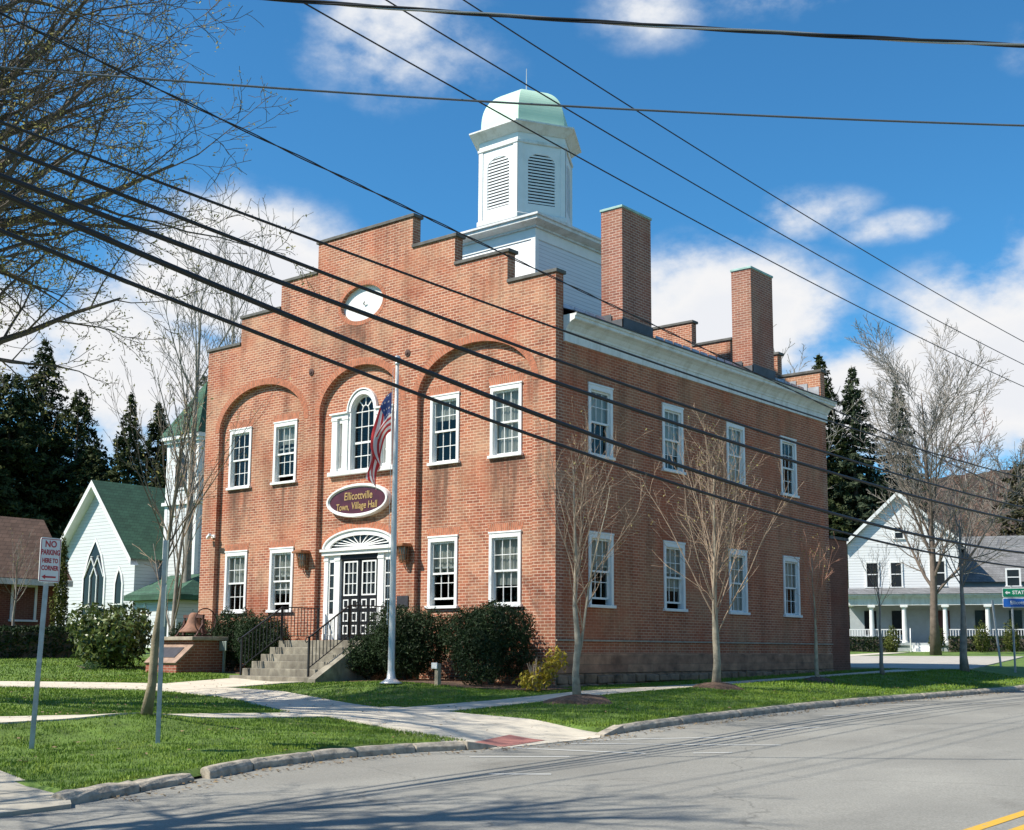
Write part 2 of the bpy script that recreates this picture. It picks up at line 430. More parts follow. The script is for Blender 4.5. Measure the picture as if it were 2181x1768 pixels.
def text_mesh(name, body, size, mat, parent, M, sx=1., shear=0., depth=.002, bold=0., loc=None):
    cu = bpy.data.curves.new(name, 'FONT'); cu.body = body; cu.size = size; cu.align_x = 'CENTER'; cu.align_y = 'CENTER'
    cu.extrude = depth; cu.shear = shear; cu.offset = bold; cu.resolution_u = 3
    tmp = bpy.data.objects.new('tmp_text', cu); COL.objects.link(tmp)
    dg = bpy.context.evaluated_depsgraph_get()
    me = bpy.data.meshes.new_from_object(tmp.evaluated_get(dg))
    bpy.data.objects.remove(tmp)
    V = [M @ Vector((v.co.x*sx, v.co.y, v.co.z)) for v in me.vertices]
    F = [tuple(p.vertices) for p in me.polygons]
    bpy.data.meshes.remove(me)
    return raw(name, [tuple(v) for v in V], F, mat, parent, loc)
def frame(o, right, out):
    """local (x along right, y outward, z up) to world"""
    r = Vector(right); u = Vector(out)
    return Matrix(((r.x, u.x, 0, o[0]), (r.y, u.y, 0, o[1]), (r.z, u.z, 1, o[2]), (0, 0, 0, 1)))
def text_frame(o, right, out):
    r = Vector(right); u = Vector(out); z = Vector((0,0,1))
    return Matrix(((r.x, z.x, u.x, o[0]), (r.y, z.y, u.y, o[1]), (r.z, z.z, u.z, o[2]), (0,0,0,1)))

# ------------------------------------------------------------------ terrain heights
ZR=[(-60,-1.9),(-24,-1.5),(-17,-1.42),(-13,-1.37),(-10,-1.34),(-7,-1.3),(-3,-1.19),(0,-1.13),(4,-1.07),(8.5,-1.05),(15,-1.0),(30,-.62),(46,0.0),(70,.6)]
FAR=[(17,-.47),(36,-.15),(46,.05),(70,.6)]
GX=[(-60,[(-60,.2),(0,.6),(70,1.6)]),(-40,[(-60,-.1),(0,.2),(46,.8)]),(-28,[(-60,-.4),(-14,-.3),(0,-.05),(46,.5)]),
(-18,[(-30,-.6),(-8,-.55),(-3,-.4),(5,-.25),(16,-.2),(46,.2),(70,.6)]),
(-14,[(-30,-.65),(-8,-.72),(-3,-.52),(16,-.4)]+FAR[1:]),
(-11,[(-30,-.7),(-8,-.76),(-5,-.7),(-2.8,-.54),(16,-.45)]+FAR[1:]),
(-7,[(-30,-.8),(-14,-.8),(-8,-.82),(-5.1,-.8),(-3,-.72),(16,-.47)]+FAR[1:]),
(-3,[(-30,-.9),(-14,-.85),(-7,-.88),(-3.5,-.67),(16,-.47)]+FAR[1:]),
(0,[(-30,-.97),(-14,-.88),(-11,-.93),(-8,-1.0),(-6.5,-.97),(-3.6,-.84),(-1,-.76),(4,-.7),(10,-.6)]+FAR),
(1.2,[(-30,-1.0),(-14.6,-.87),(-11,-.95),(-8,-1.03),(-6.5,-1.0),(-3.6,-.93),(-.5,-.8),(4,-.74),(10,-.62)]+FAR),
(2.4,[(-30,-1.05),(-14.6,-.88),(-11,-.97),(-8,-1.05),(-6.5,-1.03),(-3.6,-.93),(-1.1,-.83),(4,-.72),(10,-.58)]+FAR),
(3.4,[(-30,-1.15),(-14,-1.1),(-11,-1.08),(-8,-1.09),(-6.5,-1.07),(-3.77,-.84),(1.5,-.675),(6.66,-.62),(10.7,-.51),(17,-.47),(36,-.15)]+FAR[2:]),
(6.0,[(y,z+.12) for y,z in ZR])]
CURB=[(-60,8),(-17.2,7.2),(-15.2,6.5),(-13.5,5.8),(-12,5.55),(-10.5,5.75),(-9.6,6.15),(-7,6.25),(-6.0,6.1),(-5,6.0),(0,5.9),(70,5.9)]
def itab(y, tab): return np.interp(y, [a for a, b in tab], [b for a, b in tab])
def zr(y): return itab(y, ZR)
def xc(y): return itab(y, CURB)
GXX = np.array([c[0] for c in GX], float)
def gl(x, y):
    x = np.asarray(x, float); y = np.asarray(y, float)
    cols = np.stack([itab(y, c[1]) for c in GX])
    xx = np.clip(x, GXX[0], GXX[-1])
    i = np.clip(np.searchsorted(GXX, xx, side='right')-1, 0, len(GXX)-2)
    f = (xx-GXX[i])/(GXX[i+1]-GXX[i])
    z = np.take_along_axis(cols, i[None], 0)[0]*(1-f)+np.take_along_axis(cols, i[None]+1, 0)[0]*f
    d2 = ((x-2.6)**2+(y+13.05)**2)/.8
    d3 = ((x+1.68)**2+(y+3.8)**2)/1.7
    return z + .1*np.exp(-d2) + .139*np.exp(-d3)
def g(x, y): return float(gl(np.array([x]), np.array([y]))[0])
def inpoly(x, y, poly):
    ins = np.zeros(x.shape, bool); n = len(poly)
    for i in range(n):
        (x0, y0), (x1, y1) = poly[i], poly[(i+1) % n]
        if y0 == y1: continue
        c = ((y0 > y) != (y1 > y)) & (x < (x1-x0)*(y-y0)/(y1-y0)+x0)
        ins ^= c
    return ins

# ------------------------------------------------------------------ ground, road, walks
def resample(P, n):
    P = np.array(P, float); d = np.r_[0, np.cumsum(np.hypot(*np.diff(P, axis=0).T))]
    t = np.linspace(0, d[-1], n); return np.stack([np.interp(t, d, P[:, 0]), np.interp(t, d, P[:, 1])], 1)
def drape(name, A, B, n, m, off, mat, hf=gl, skirt=.10, label=None, kind='structure'):
    A = resample(A, n); B = resample(B, n)
    f = np.linspace(0, 1, m)[None, :, None]
    P = A[:, None]*(1-f)+B[:, None]*f
    Z = hf(P[..., 0].ravel(), P[..., 1].ravel()).reshape(n, m)+off
    V = np.concatenate([P, Z[..., None]], 2).reshape(-1, 3)
    F = [(i*m+j, i*m+j+1, (i+1)*m+j+1, (i+1)*m+j) for i in range(n-1) for j in range(m-1)]
    per = [i*m for i in range(n)] + [(n-1)*m+j for j in range(1, m)] + [i*m+m-1 for i in range(n-2, -1, -1)] + [j for j in range(m-2, 0, -1)]
    k = len(V); V = np.concatenate([V, V[per]-np.array([0, 0, skirt])])
    for i in range(len(per)):
        a, b = per[i], per[(i+1) % len(per)]; F.append((a, b, k+(i+1) % len(per), k+i))
    o = raw(name, V, F, mat); solid(o)
    o['kind'] = kind
    return o
def grid_mesh(name, X, Y, Z, mat, kind='structure', smooth=False):
    n, m = X.shape
    V = np.stack([X, Y, Z], 2).reshape(-1, 3)
    i = np.arange(n-1)[:, None]*m+np.arange(m-1)[None]
    F = np.stack([i, i+1, i+m+1, i+m], 2).reshape(-1, 4)
    o = raw(name, V, F, mat, smooth=smooth); o['kind'] = kind; return o
ys = np.r_[np.arange(-60, -24, 2), np.arange(-24, 20, .4), np.arange(20, 91, 2.)]
xl = np.r_[np.arange(-110, -30, 5), np.arange(-30, -14, 1), np.arange(-14, 0, .5)]
X = np.array([np.r_[xl, np.linspace(0, 1, 30)*(xc(y)-.27), xc(y)-.15] for y in ys]); Y = np.repeat(ys[:, None], X.shape[1], 1)
Z = gl(X.ravel(), Y.ravel()).reshape(X.shape)
Z = Z + nrs.uniform(-.012, .012, Z.shape)*(X < xc(Y)-.05)
Z[:, -1] = zr(ys)+.03; Z[:, -2] = zr(ys)+.108
Z -= .45*((X > -10) & (X < 9) & (Y > -22.2) & (Y < -16.9)) + .3*((X > 4.4) & (Y > -9.7) & (Y < -6.4))
# the footing of the hall stands in the ground: keep the lawn under its floor
lawn = grid_mesh('lawn', X, Y, Z, GBASE, smooth=True)
xr = np.linspace(0, 1, 40)
X = np.array([xc(y)-.4+(24.4-xc(y))*xr for y in ys]); Y = np.repeat(ys[:, None], 40, 1)
road = grid_mesh('road', X, Y, zr(Y.ravel()).reshape(Y.shape), ASPH, smooth=True)
X, Y = np.meshgrid(np.linspace(24, 110, 20), ys); Z = zr(Y.ravel()).reshape(Y.shape)+.1
grid_mesh('far_lawn', X, Y, Z, GBASE)
o = raw('ground', [(-1500,-1500,-2.6),(1500,-1500,-2.6),(1500,1500,-2.6),(-1500,1500,-2.6)], [(0,1,2,3)], GBASE); o['kind'] = 'structure'
# pavements, each sheet a few millimetres over the one below
SIDEW = [(1.2,-16.4),(2.4,-16.4),(2.4,40),(1.2,40)]
WALKP = [(-5.8,-5.2),(.95,-6.72),(.95,-8.85),(-2.2,-7.5),(-6.6,-6.4),(-11.0,-8.9),(-16.5,-11.9),(-17.5,-10.5),(-11.95,-7.45),(-8.5,-4.9),(-8.5,-2.9),(-5.7,-2.9)]
drape('sidewalk', [(1.2,-16.4),(1.2,17)], [(2.4,-16.4),(2.4,17)], 150, 4, .020, WALK)
def ramph(x, y):
    f = np.clip((x-4.3)/1.9, 0, 1); f = f*f*(3-2*f)
    return gl(x, y)*(1-f)+(zr(y)-.012)*f
drape('entrance_walk', [(.9,-6.3),(3.1,-6.45),(5.9,-6.3),(6.32,-6.9)], [(.9,-9.1),(2.9,-9.35),(5.7,-9.85),(6.32,-9.4)], 40, 12, .024, WALK, hf=ramph)
drape('diagonal_walk', [(1.0,-6.7),(-5.8,-5.15)], [(1.0,-8.85),(-2.2,-7.55),(-5.6,-6.75)], 40, 8, .028, WALK)
drape('steps_walk', [(-5.7,-2.7),(-5.75,-5.15),(-5.5,-6.8)], [(-8.5,-2.7),(-8.5,-4.9),(-7.4,-6.9)], 26, 10, .032, WALK)
drape('park_path', [(-6.4,-6.0),(-8.4,-4.9),(-11.95,-7.4),(-18,-10.6)], [(-6.4,-6.7),(-9.6,-8.6),(-11,-9.3),(-17.4,-12)], 40, 6, .036, WALK)
DRV = [(-10,-22),(-10,-16.9),(5.2,-16.65),(6.8,-16.8),(7.4,-17.2),(7.6,-22)]
def apronh(x, y): return np.where(x > 5.4, np.maximum(gl(x, y)-(x-5.4)*.05, zr(y)+.01), gl(x, y))
drape('driveway', [(-10,-17.0),(5.0,-16.62),(6.75,-16.72),(7.35,-17.05)], [(-10,-22),(5.2,-22),(6.9,-22),(7.7,-22)], 40, 18, .02, APRON, hf=apronh)
drape('ramp_pad', [(5.35,-8.05),(6.0,-7.95)], [(5.62,-9.3),(6.22,-9.2)], 9, 5, .030, PAD, skirt=.002, hf=ramph)
drape('parking_lot', [(-40,18.4),(3.2,18.4)], [(-40,37),(-2.,40)], 30, 16, .03, LOT)
drape('house_walk', [(-11.9,38.),(-12.4,47.5)], [(-10.2,38.),(-11.2,48)], 10, 4, .036, WALK)
drape('mulch', [(-8.6,-.9),(-8.6,-.02)], [(-14,-1.6),(-14,-.02)], 12, 12, .03, MULCH, kind='stuff', skirt=.05)
# flower bed along the front and rings round the street trees
bed = resample([(-5.6,-1.9),(-3.4,-2.35),(-.8,-2.2),(.5,-1.3),(.75,-.2)], 20); bb = resample([(-5.6,-.02),(-.2,-.02),(.1,-.1)], 20)
drape('planting_bed', bed, bb, 20, 10, .03, MULCH, kind='stuff', skirt=.05)
mv, mf = [], []
for (cx, cy, r) in ((3.41,-3.65,.72),(3.43,1.64,.62),(3.45,6.75,.42)):
    k = len(mv)
    for i, q in enumerate((0, .4, .75, 1.)):
        for j in range(24):
            a = 2*pi*j/24; rr = r*q*(1+.18*sin(3*a+cx*7+cy)+.1*sin(7*a)) if q == 1 else r*q
            x, y = cx+rr*cos(a), cy+rr*sin(a)*1.15
            mv.append((x, y, g(x, y)+.028+.075*(1-q**2)+rnd.uniform(-.012,.012)*(q < 1)-(.05 if q == 1 else 0)))
    for i in range(3):
        for j in range(24):
            a = k+i*24+j; b = k+i*24+(j+1) % 24; mf.append((a, b, b+24, a+24))
o = raw('tree_mulch', mv, mf, MULCH, smooth=True); o['kind'] = 'stuff'
# granite curb, block by block
cb = MB()
def curb_run(y0, y1, blen, h, w, jit, dz=0., lean=0.):
    y = y0
    while y < y1-.05:
        L = min(blen*rnd.uniform(.75, 1.25), y1-y); n = max(3, int(L/.16))
        ring = []
        sh = rnd.uniform(-jit, jit); sv = rnd.uniform(-jit, jit)*.6
        for i in range(n+1):
            yy = y+.012+(L-.024)*i/n; x = float(xc(yy)); zb = float(zr(yy))-.1; top = float(zr(yy))+h+dz+sv
            e = jit*.55; q = lambda: rnd.uniform(-e, e)
            pr = [(x+.02+sh+q(), zb), (x+.01+sh+q(), zb+.1+h*.55+q()), (x-.02+sh+q(), top-.03+q()), (x-.06+sh, top+q()), (x-w+.05+sh, top+q()), (x-w+sh+q(), top-.03), (x-w+sh, zb)]
            if i in (0, n): pr = [((a-(x-w/2+sh))*.94+(x-w/2+sh), zb+(b-zb)*.97) for a, b in pr]
            ring.append([(a+lean*(b-zb), yy, b) for a, b in pr])
        k = len(cb.v); m = len(ring[0])
        for rr in ring: cb.v += rr
        for i in range(n):
            for j in range(m-1):
                a = k+i*m+j; cb.f.append((a, a+m, a+m+1, a+1)); cb.m.append(0)
        cb.f.append(tuple(k+j for j in range(m))); cb.f.append(tuple(k+n*m+j for j in reversed(range(m)))); cb.m += [0, 0]
        y += L
curb_run(-17.0, -14.9, 1.1, .105, .28, .022, .0)
curb_run(-14.62, -9.85, 1.1, .13, .20, .010)
def low(y0, y1, ha, hb):
    n = 8; k = len(cb.v)
    for i in range(n+1):
        f = i/n; yy = y0+(y1-y0)*f; x = float(xc(yy)); h = ha+(hb-ha)*f; z = float(zr(yy))
        cb.v += [(x+.02, yy, z-.1), (x, yy, z+h), (x-.2, yy, z+h+.004), (x-.22, yy, z-.1)]
    for i in range(n):
        for j in range(3):
            a = k+i*4+j; cb.f.append((a, a+4, a+5, a+1)); cb.m.append(0)
    cb.f.append((k, k+1, k+2, k+3)); cb.f.append((k+n*4+3, k+n*4+2, k+n*4+1, k+n*4)); cb.m += [0, 0]
low(-9.85, -9.3, .13, .03); low(-6.6, -5.9, .03, .13)
curb_run(-5.9, 62, 1.9, .135, .18, .008)
o = cb.build('granite_curb', CURBM); solid(o); bevel(o, .022, 2); o['kind'] = 'structure'
# painted lines
lm = MB()
def line(a, b, w, mi):
    A = resample([a, b], 30); d = np.array(b)-np.array(a); d = d/np.hypot(*d); nrm = np.array([-d[1], d[0]])*w/2
    k = len(lm.v)
    for p in A:
        for s in (-1, 1):
            q = p+nrm*s; lm.v.append((q[0], q[1], float(zr(q[1]))+.006))
    for i in range(len(A)-1): lm.f.append((k+2*i, k+2*i+1, k+2*i+3, k+2*i+2)); lm.m.append(mi)
for a, b in (((6.5,-7.2),(8.35,-5.5)),((6.6,-8.05),(9.4,-6.5)),((6.15,-9.25),(8.5,-8.8)),((6.85,-10.7),(7.9,-9.8)),((8.55,-12.25),(9.15,-11.8)),((9.0,-8.35),(9.4,-7.95)),((7.75,-4.45),(8.45,-3.25)),((7.2,-.6),(8.1,1.0)),((6.6,3.6),(8.4,6.4))):
    line(a, b, .10, 0)
for x0 in (14.72, 15.02): line((x0,-60), (x0,60), .12, 1)
o = lm.build('road_markings', [WLINE, YLINE]); o['kind'] = 'structure'
# hillside beyond the village
xs = np.arange(-560, 420, 5.); ysx = np.r_[np.arange(190, 470, 12), np.arange(470, 640, 4)]
X, Y = np.meshgrid(xs, ysx)
rid = 78+14*np.sin(X/260.+1.2)+6*np.sin(X/90.)+.012*(X+200)
t = np.clip((Y-190)/(560-190), 0, 1); Z = rid*(t*t*(3-2*t))*np.where(Y > 560, 1-.2*(Y-560)/80, 1)
Z += nrs.uniform(-2.4, 2.4, Z.shape)*(t > .1) - 1.5
grid_mesh('hills', X, Y, Z, HILL)

# grass blades on the near lawns
def blades(n, x0, x1, y0, y1, hmin, hmax, w, keep):
    x = nrs.uniform(x0, x1, n); y = nrs.uniform(y0, y1, n)
    k = keep(x, y); x = x[k]; y = y[k]; z = gl(x, y); n = len(x)
    a = nrs.uniform(0, 2*pi, n); h = nrs.uniform(hmin, hmax, n); ww = w*nrs.uniform(.6, 1.3, n)
    dx, dy = np.cos(a)*ww, np.sin(a)*ww
    lx, ly = nrs.uniform(-.6, .6, n)*h, nrs.uniform(-.6, .6, n)*h
    V = np.empty((n, 3, 3)); V[:, 0] = np.stack([x-dx, y-dy, z-.01], 1); V[:, 1] = np.stack([x+dx, y+dy, z-.01], 1); V[:, 2] = np.stack([x+lx, y+ly, z+h], 1)
    return V
RAMPP = [(.9,-6.35),(6.3,-6.4),(6.3,-9.75),(.9,-9.05)]
BEDP = [(-5.7,-1.9),(-3.4,-2.3),(-.8,-2.15),(.5,-1.25),(.75,0),(-5.7,0)]
def keep_lawn(x, y):
    k = x < xc(y)-.22
    k &= ~((x > 1.2) & (x < 2.4) & (y > -16.4))
    for p in (WALKP, RAMPP, DRV, BEDP): k &= ~inpoly(x, y, p)
    k &= ~((x > -14.1) & (x < .12) & (y > -.1))
    k &= ~((x < -8.3) & (x > -14.2) & (y > -1.9) & (y < 0))
    k &= ~((x > -8.6) & (x < -5.4) & (y > -3.05) & (y < 0))
    k &= ~((x > -12.7) & (x < -11.1) & (y > -2.8) & (y < -1.1))
    for (cx, cy, r) in ((3.41,-3.65,.66),(3.43,1.64,.56),(3.45,6.75,.36)): k &= (x-cx)**2+((y-cy)/1.15)**2 > r*r
    return k
BL = [blades(120000, -1, 7.2, -17, -9, .014, .042, .0062, keep_lawn), blades(85000, -1, 6.2, -9, 4, .018, .050, .009, keep_lawn), blades(36000, .1, 6.2, 4, 18, .022, .065, .013, keep_lawn),
      blades(80000, -12, -1, -17, -1, .018, .052, .012, keep_lawn), blades(50000, -26, -8, -12, 3, .025, .06, .017, keep_lawn)]
V = np.concatenate(BL).reshape(-1, 3)
o = raw('grass', V, np.arange(len(V), dtype=np.int32).reshape(-1, 3), GRASS); o['kind'] = 'stuff'

# dry leaves and thatch on the grass and in the gutter
n = 2600; x = np.r_[nrs.uniform(-13, 5.8, 1700), nrs.uniform(0, .55, 900)]; y = np.r_[nrs.uniform(-16.5, 12, 1700), nrs.uniform(-16.5, 14, 900)]
x[1700:] += xc(y[1700:])+.02-(x[1700:]*.7)*0
zz = np.where(x > xc(y), zr(y)+.012, gl(x, y)+.045)
k = ~((x > -14.3) & (x < .3) & (y > -.2)); x, y, zz = x[k], y[k], zz[k]; n = len(x)
a = nrs.uniform(0, 6.28, n); r = nrs.uniform(.018, .045, n); V = np.empty((n, 4, 3))
for q in range(4): V[:, q] = np.stack([x+r*np.cos(a+q*1.57)*(1 if q % 2 else .55), y+r*np.sin(a+q*1.57)*(1 if q % 2 else .55), zz+nrs.uniform(-.008, .014, n)], 1)
o = raw('fallen_leaves', V.reshape(-1, 3), np.arange(n*4, dtype=np.int32).reshape(-1, 4), leafmat('dry_leaf', (.14,.09,.045), (.36,.26,.14), .1)); o['kind'] = 'stuff'
# ------------------------------------------------------------------ the hall
hall = thing('town_hall', (-7, 7.4, -.75), 'large red brick village hall with stepped gable, arched recesses and white cupola', 'building')
ZB = -.9; D = 14.8
Z1, Z2, Z3, Z4 = 9.47, 10.30, 11.10, 12.0
STEPS = [(0, Z1), (-1.58, Z1), (-1.58, Z2), (-3.43, Z2), (-3.43, Z3), (-5.02, Z3), (-5.02, Z4), (-8.9, Z4), (-8.9, Z3), (-10.53, Z3), (-10.53, Z2), (-12.39, Z2), (-12.39, Z1), (-14, Z1)]
ARCH = [(-11.31, 1.99, 6.8, 1.27), (-7.01, 1.65, 6.85, 1.24), (-2.73, 2.0, 6.82, 1.27)]
def arch_pts(c, a, zs, b, n=28): return [(c-a*cos(pi*i/n), zs+b*sin(pi*i/n)) for i in range(n+1)]
out = [(-14, ZB)]; notch = []
for c, a, zs, b in ARCH:
    run = [(c-a, ZB)]+arch_pts(c, a, zs, b)+[(c+a, ZB)]
    notch.append(run); out += run
out += [(0, ZB)]+STEPS
OV = [(-7.0+.86*cos(2*pi*i/48), 9.89+.52*sin(2*pi*i/48)) for i in range(48)]
w = MB()
w.tess([out, OV], lambda a, b: (a, 0, b))
for r in notch: w.strip(r, lambda a, b: (a, 0, b), lambda a, b: (a, .15, b), closed=False)
w.strip([(0, ZB)]+STEPS+[(-14, ZB)], lambda a, b: (a, 0, b), lambda a, b: (a, .31, b), closed=False)
w.strip(OV, lambda a, b: (a, 0, b), lambda a, b: (a, .14, b))
w.tess([[(0, 7.9)]+STEPS+[(-14, 7.9)]], lambda a, b: (a, .31, b))
# recess panels with openings
def rect(x0, x1, z0, z1): return [(x0, z0), (x1, z0), (x1, z1), (x0, z1)]
FW = [(-12.40, 'L'), (-10.29, 'L'), (-3.84, 'R'), (-1.71, 'R')]
ZU, ZD, WH, WW = 4.97, 1.19, 1.86, 1.05
def panel(i, holes):
    c, a, zs, b = ARCH[i]
    w.tess([[(c-a, ZB)]+arch_pts(c, a, zs, b)+[(c+a, ZB)]]+holes, lambda p, q: (p, .15, q))
hole = lambda x, z: rect(x-WW/2+.02, x+WW/2-.02, z+.03, z+WH-.02)
panel(0, [hole(x, z) for x, s in FW if s == 'L' for z in (ZU, ZD)])
panel(2, [hole(x, z) for x, s in FW if s == 'R' for z in (ZU, ZD)])
PX = -6.98
pal = [(PX-1.18, 5.08), (PX+1.18, 5.08), (PX+1.18, 6.76), (PX+.54, 6.76)]+[(PX+.54*cos(pi*i/16), 6.80+.56*sin(pi*i/16)) for i in range(17)]+[(PX-.54, 6.76), (PX-1.18, 6.76)]
DX = -6.99
dor = [(DX-1.42, .40), (DX+1.42, .40), (DX+1.42, 2.93)]+[(DX+1.40*cos(pi*i/24), 2.95+.46*sin(pi*i/24)) for i in range(25)]+[(DX-1.42, 2.93)]
panel(1, [pal, dor])
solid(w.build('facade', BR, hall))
# side, west and rear walls
SW = [1.86, 5.27, 8.72, 12.05]
w = MB()
shole = lambda y, z: rect(y-WW/2+.02, y+WW/2-.02, z+.03, z+WH-.02)
w.tess([[(.31, .06), (D-.31, .06), (D-.31, 8.3), (.31, 8.3)]]+[shole(y, z) for y in SW for z in (ZU+.02, ZD)], lambda a, b: (0, a, b))
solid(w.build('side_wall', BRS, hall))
w = MB(); w.poly([(-14, .31, ZB), (-14, D-.31, ZB), (-14, D-.31, 8.3), (-14, .31, 8.3)]); w.build('west_wall', BRS, hall)
w = MB(); w.tess([[(-14, ZB), (0, ZB)]+STEPS], lambda a, b: (a, D, b)); w.tess([[(-14, 7.9), (0, 7.9)]+STEPS], lambda a, b: (a, D-.31, b))
w.strip([(0, ZB)]+STEPS+[(-14, ZB)], lambda a, b: (a, D-.31, b), lambda a, b: (a, D, b), closed=False)
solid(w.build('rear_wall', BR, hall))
w = MB(); w.box(-13.9, -.08, .4, D-.4, .28, .36); w.box(-13.9, -.08, .4, D-.4, 3.85, 4.0); w.box(-13.9, -.08, .4, D-.4, 7.8, 7.95)
w.box(-13.9, -.06, 6.9, 7.0, .36, 7.8)
w.build('interior_floor', DARKIN, hall)
# coping slabs on every step, front and rear
cz = [(0.06, -1.62, Z1), (-1.50, -3.47, Z2), (-3.35, -5.06, Z3), (-4.95, -8.97, Z4), (-8.86, -10.60, Z3), (-10.49, -12.45, Z2), (-12.35, -14.06, Z1)]
for yy in (0, D-.31):
    for a, b, z in cz:
        m = MB()
        aa = a if z != Z1 or a > -1 else a
        # butt against the next higher step: stop at its face
        hi = max(a, b); lo = min(a, b)
        if z < Z4:
            if (hi+lo)/2 > -7: lo += .045
            else: hi -= .045
        m.box(lo, hi, yy-.045, yy+.355, z+.002, z+.095)
        bevel(m.build('coping', COPE, hall), .012)
# rowlock rings over the arches and lintels
def ring(name, c, a, zs, b, th, y, a0=0., a1=pi, parent=hall, n=None, seg=.078):
    m = MB(); L = 0.5*(a+b)*(a1-a0)*1.03; n = n or int(L/seg)
    for i in range(n):
        t0 = a0+(a1-a0)*i/n; t1 = a0+(a1-a0)*(i+1)/n; e = (t1-t0)*.07
        q = []
        for t, r in ((t0+e, 0), (t1-e, 0), (t1-e, th), (t0+e, th)): q.append((c+(a+r)*cos(t), zs+(b+r)*sin(t)))
        m.poly([(p[0], y-.007, p[1]) for p in q], 0)
        for j in range(4): p0, p1 = q[j], q[(j+1) % 4]; m.poly([(p0[0], y-.007, p0[1]), (p1[0], y-.007, p1[1]), (p1[0], y+.001, p1[1]), (p0[0], y+.001, p0[1])], 0)
    k = 40
    for i in range(k):
        t0 = a0+(a1-a0)*i/k; t1 = a0+(a1-a0)*(i+1)/k
        m.poly([(c+(a+r)*cos(t), y-.003, zs+(b+r)*sin(t)) for t, r in ((t0, 0), (t1, 0), (t1, th), (t0, th))], 1)
    return solid(m.build(name, [RED, MORT], parent))
for c, a, zs, b in ARCH: ring('arch_ring', c, a, zs, b, .20, 0.)
ring('oval_ring', -7.0, .86, 9.89, .52, .12, 0., 0, 2*pi)
ring('door_arch_ring', DX, 1.44, 2.95, .50, .21, .15, 0.02, pi-.02)
def lintel(Mx, w_, z):
    m = MB(Mx); n = 17; h = .21
    m.poly([(-w_/2-.02, .003, z), (w_/2+.02, .003, z), (w_/2+.09, .003, z+h), (-w_/2-.09, .003, z+h)], 1)
    for i in range(n):
        f0, f1 = i/n+.006, (i+1)/n-.006
        lo0, lo1 = -w_/2-.02+(w_+.04)*f0, -w_/2-.02+(w_+.04)*f1; up0, up1 = -w_/2-.09+(w_+.18)*f0, -w_/2-.09+(w_+.18)*f1
        m.poly([(lo0, .007, z+.004), (lo1, .007, z+.004), (up1, .007, z+h-.004), (up0, .007, z+h-.004)], 0)
    return m.build('lintel', [RED if Mx[0][0] > .5 else BRS, MORT if Mx[0][0] > .5 else BRS], hall)
# ------------------------------------------------------------------ sash windows
def sash_window(parent, M, w_=WW, h=WH, lift=0., curtain=0, name='window', white=WHITE):
    m = MB(M); c = .10
    m.box(-w_/2, -w_/2+c, -.17, .035, .075, h); m.box(w_/2-c, w_/2, -.17, .035, .075, h)
    m.box(-w_/2+c, w_/2-c, -.17, .035, h-c-.02, h)
    m.box(-w_/2-.02, w_/2+.02, .0, .05, h-.002, h+.045)
    win = bevel(m.build(name, white, parent), .006, 1)
    s = MB(M); s.box(-w_/2-.045, w_/2+.045, -.16, .085, .0, .075); bevel(s.build('sill', white, win), .006, 1)
    iw = w_/2-c-.001; zt = h-c-.021; zm = .08+(zt-.08)*.5
    for k, (z0, z1, d0, up) in enumerate(((zm-.02, zt, -.07, True), (.08+lift, zm+.025+lift, -.115, False))):
        s = MB(M); st = .045
        s.box(-iw, -iw+st, d0, d0+.04, z0, z1); s.box(iw-st, iw, d0, d0+.04, z0, z1)
        s.box(-iw+st, iw-st, d0, d0+.04, z0, z0+.05); s.box(-iw+st, iw-st, d0, d0+.04, z1-.045, z1)
        gx0, gx1, gz0, gz1 = -iw+st, iw-st, z0+.05, z1-.045
        for i in (1, 2): x = gx0+(gx1-gx0)*i/3; s.box(x-.009, x+.009, d0+.008, d0+.036, gz0, gz1)
        zz = (gz0+gz1)/2
        for i in range(3):
            a = gx0+(gx1-gx0)*i/3+(.009 if i else 0); b = gx0+(gx1-gx0)*(i+1)/3-(.009 if i < 2 else 0)
            s.box(a, b, d0+.010, d0+.034, zz-.009, zz+.009)
        s.build('sash', white, win)
        p = MB(M); p.poly([(gx0, d0+.02, gz0), (gx1, d0+.02, gz0), (gx1, d0+.02, gz1), (gx0, d0+.02, gz1)]); p.build('pane', GLASS, win)
    if curtain:
        z0 = {1: zm, 2: .1, 3: zm+.3, 4: zm-.35}[curtain]
        p = MB(M); n = 26; pts = []
        for i in range(n+1):
            x = -iw+2*iw*i/n; pts.append((x, -.15-.014*sin(i*1.9)-.010*sin(i*.7)))
        for i in range(n): (xa, ya), (xb, yb) = pts[i], pts[i+1]; p.poly([(xa, ya, z0), (xb, yb, z0), (xb, yb, zt), (xa, ya, zt)])
        p.build('curtain', CURT, win)
    return win
cu = iter([0, 3, 3, 2, 1, 4, 1, 4])
for z in (ZU, ZD):
    for x, s in FW:
        M = frame((x, .15, z), (1, 0, 0), (0, -1, 0))
        cc = next(cu)
        sash_window(hall, M, curtain=cc, lift=.16 if (x, z) in ((-10.29, ZD), (-3.84, ZD), (-10.29, ZU)) else 0)
        lintel(M, WW, WH+.047)
cu = iter([1, 4, 2, 0, 1, 4, 2, 1])
for z in (ZU+.02, ZD):
    for y in SW:
        M = frame((0, y, z), (0, 1, 0), (1, 0, 0))
        sash_window(hall, M, curtain=next(cu), lift=.14 if (z == ZD and y < 6) else 0)
        lintel(M, WW, WH+.047)
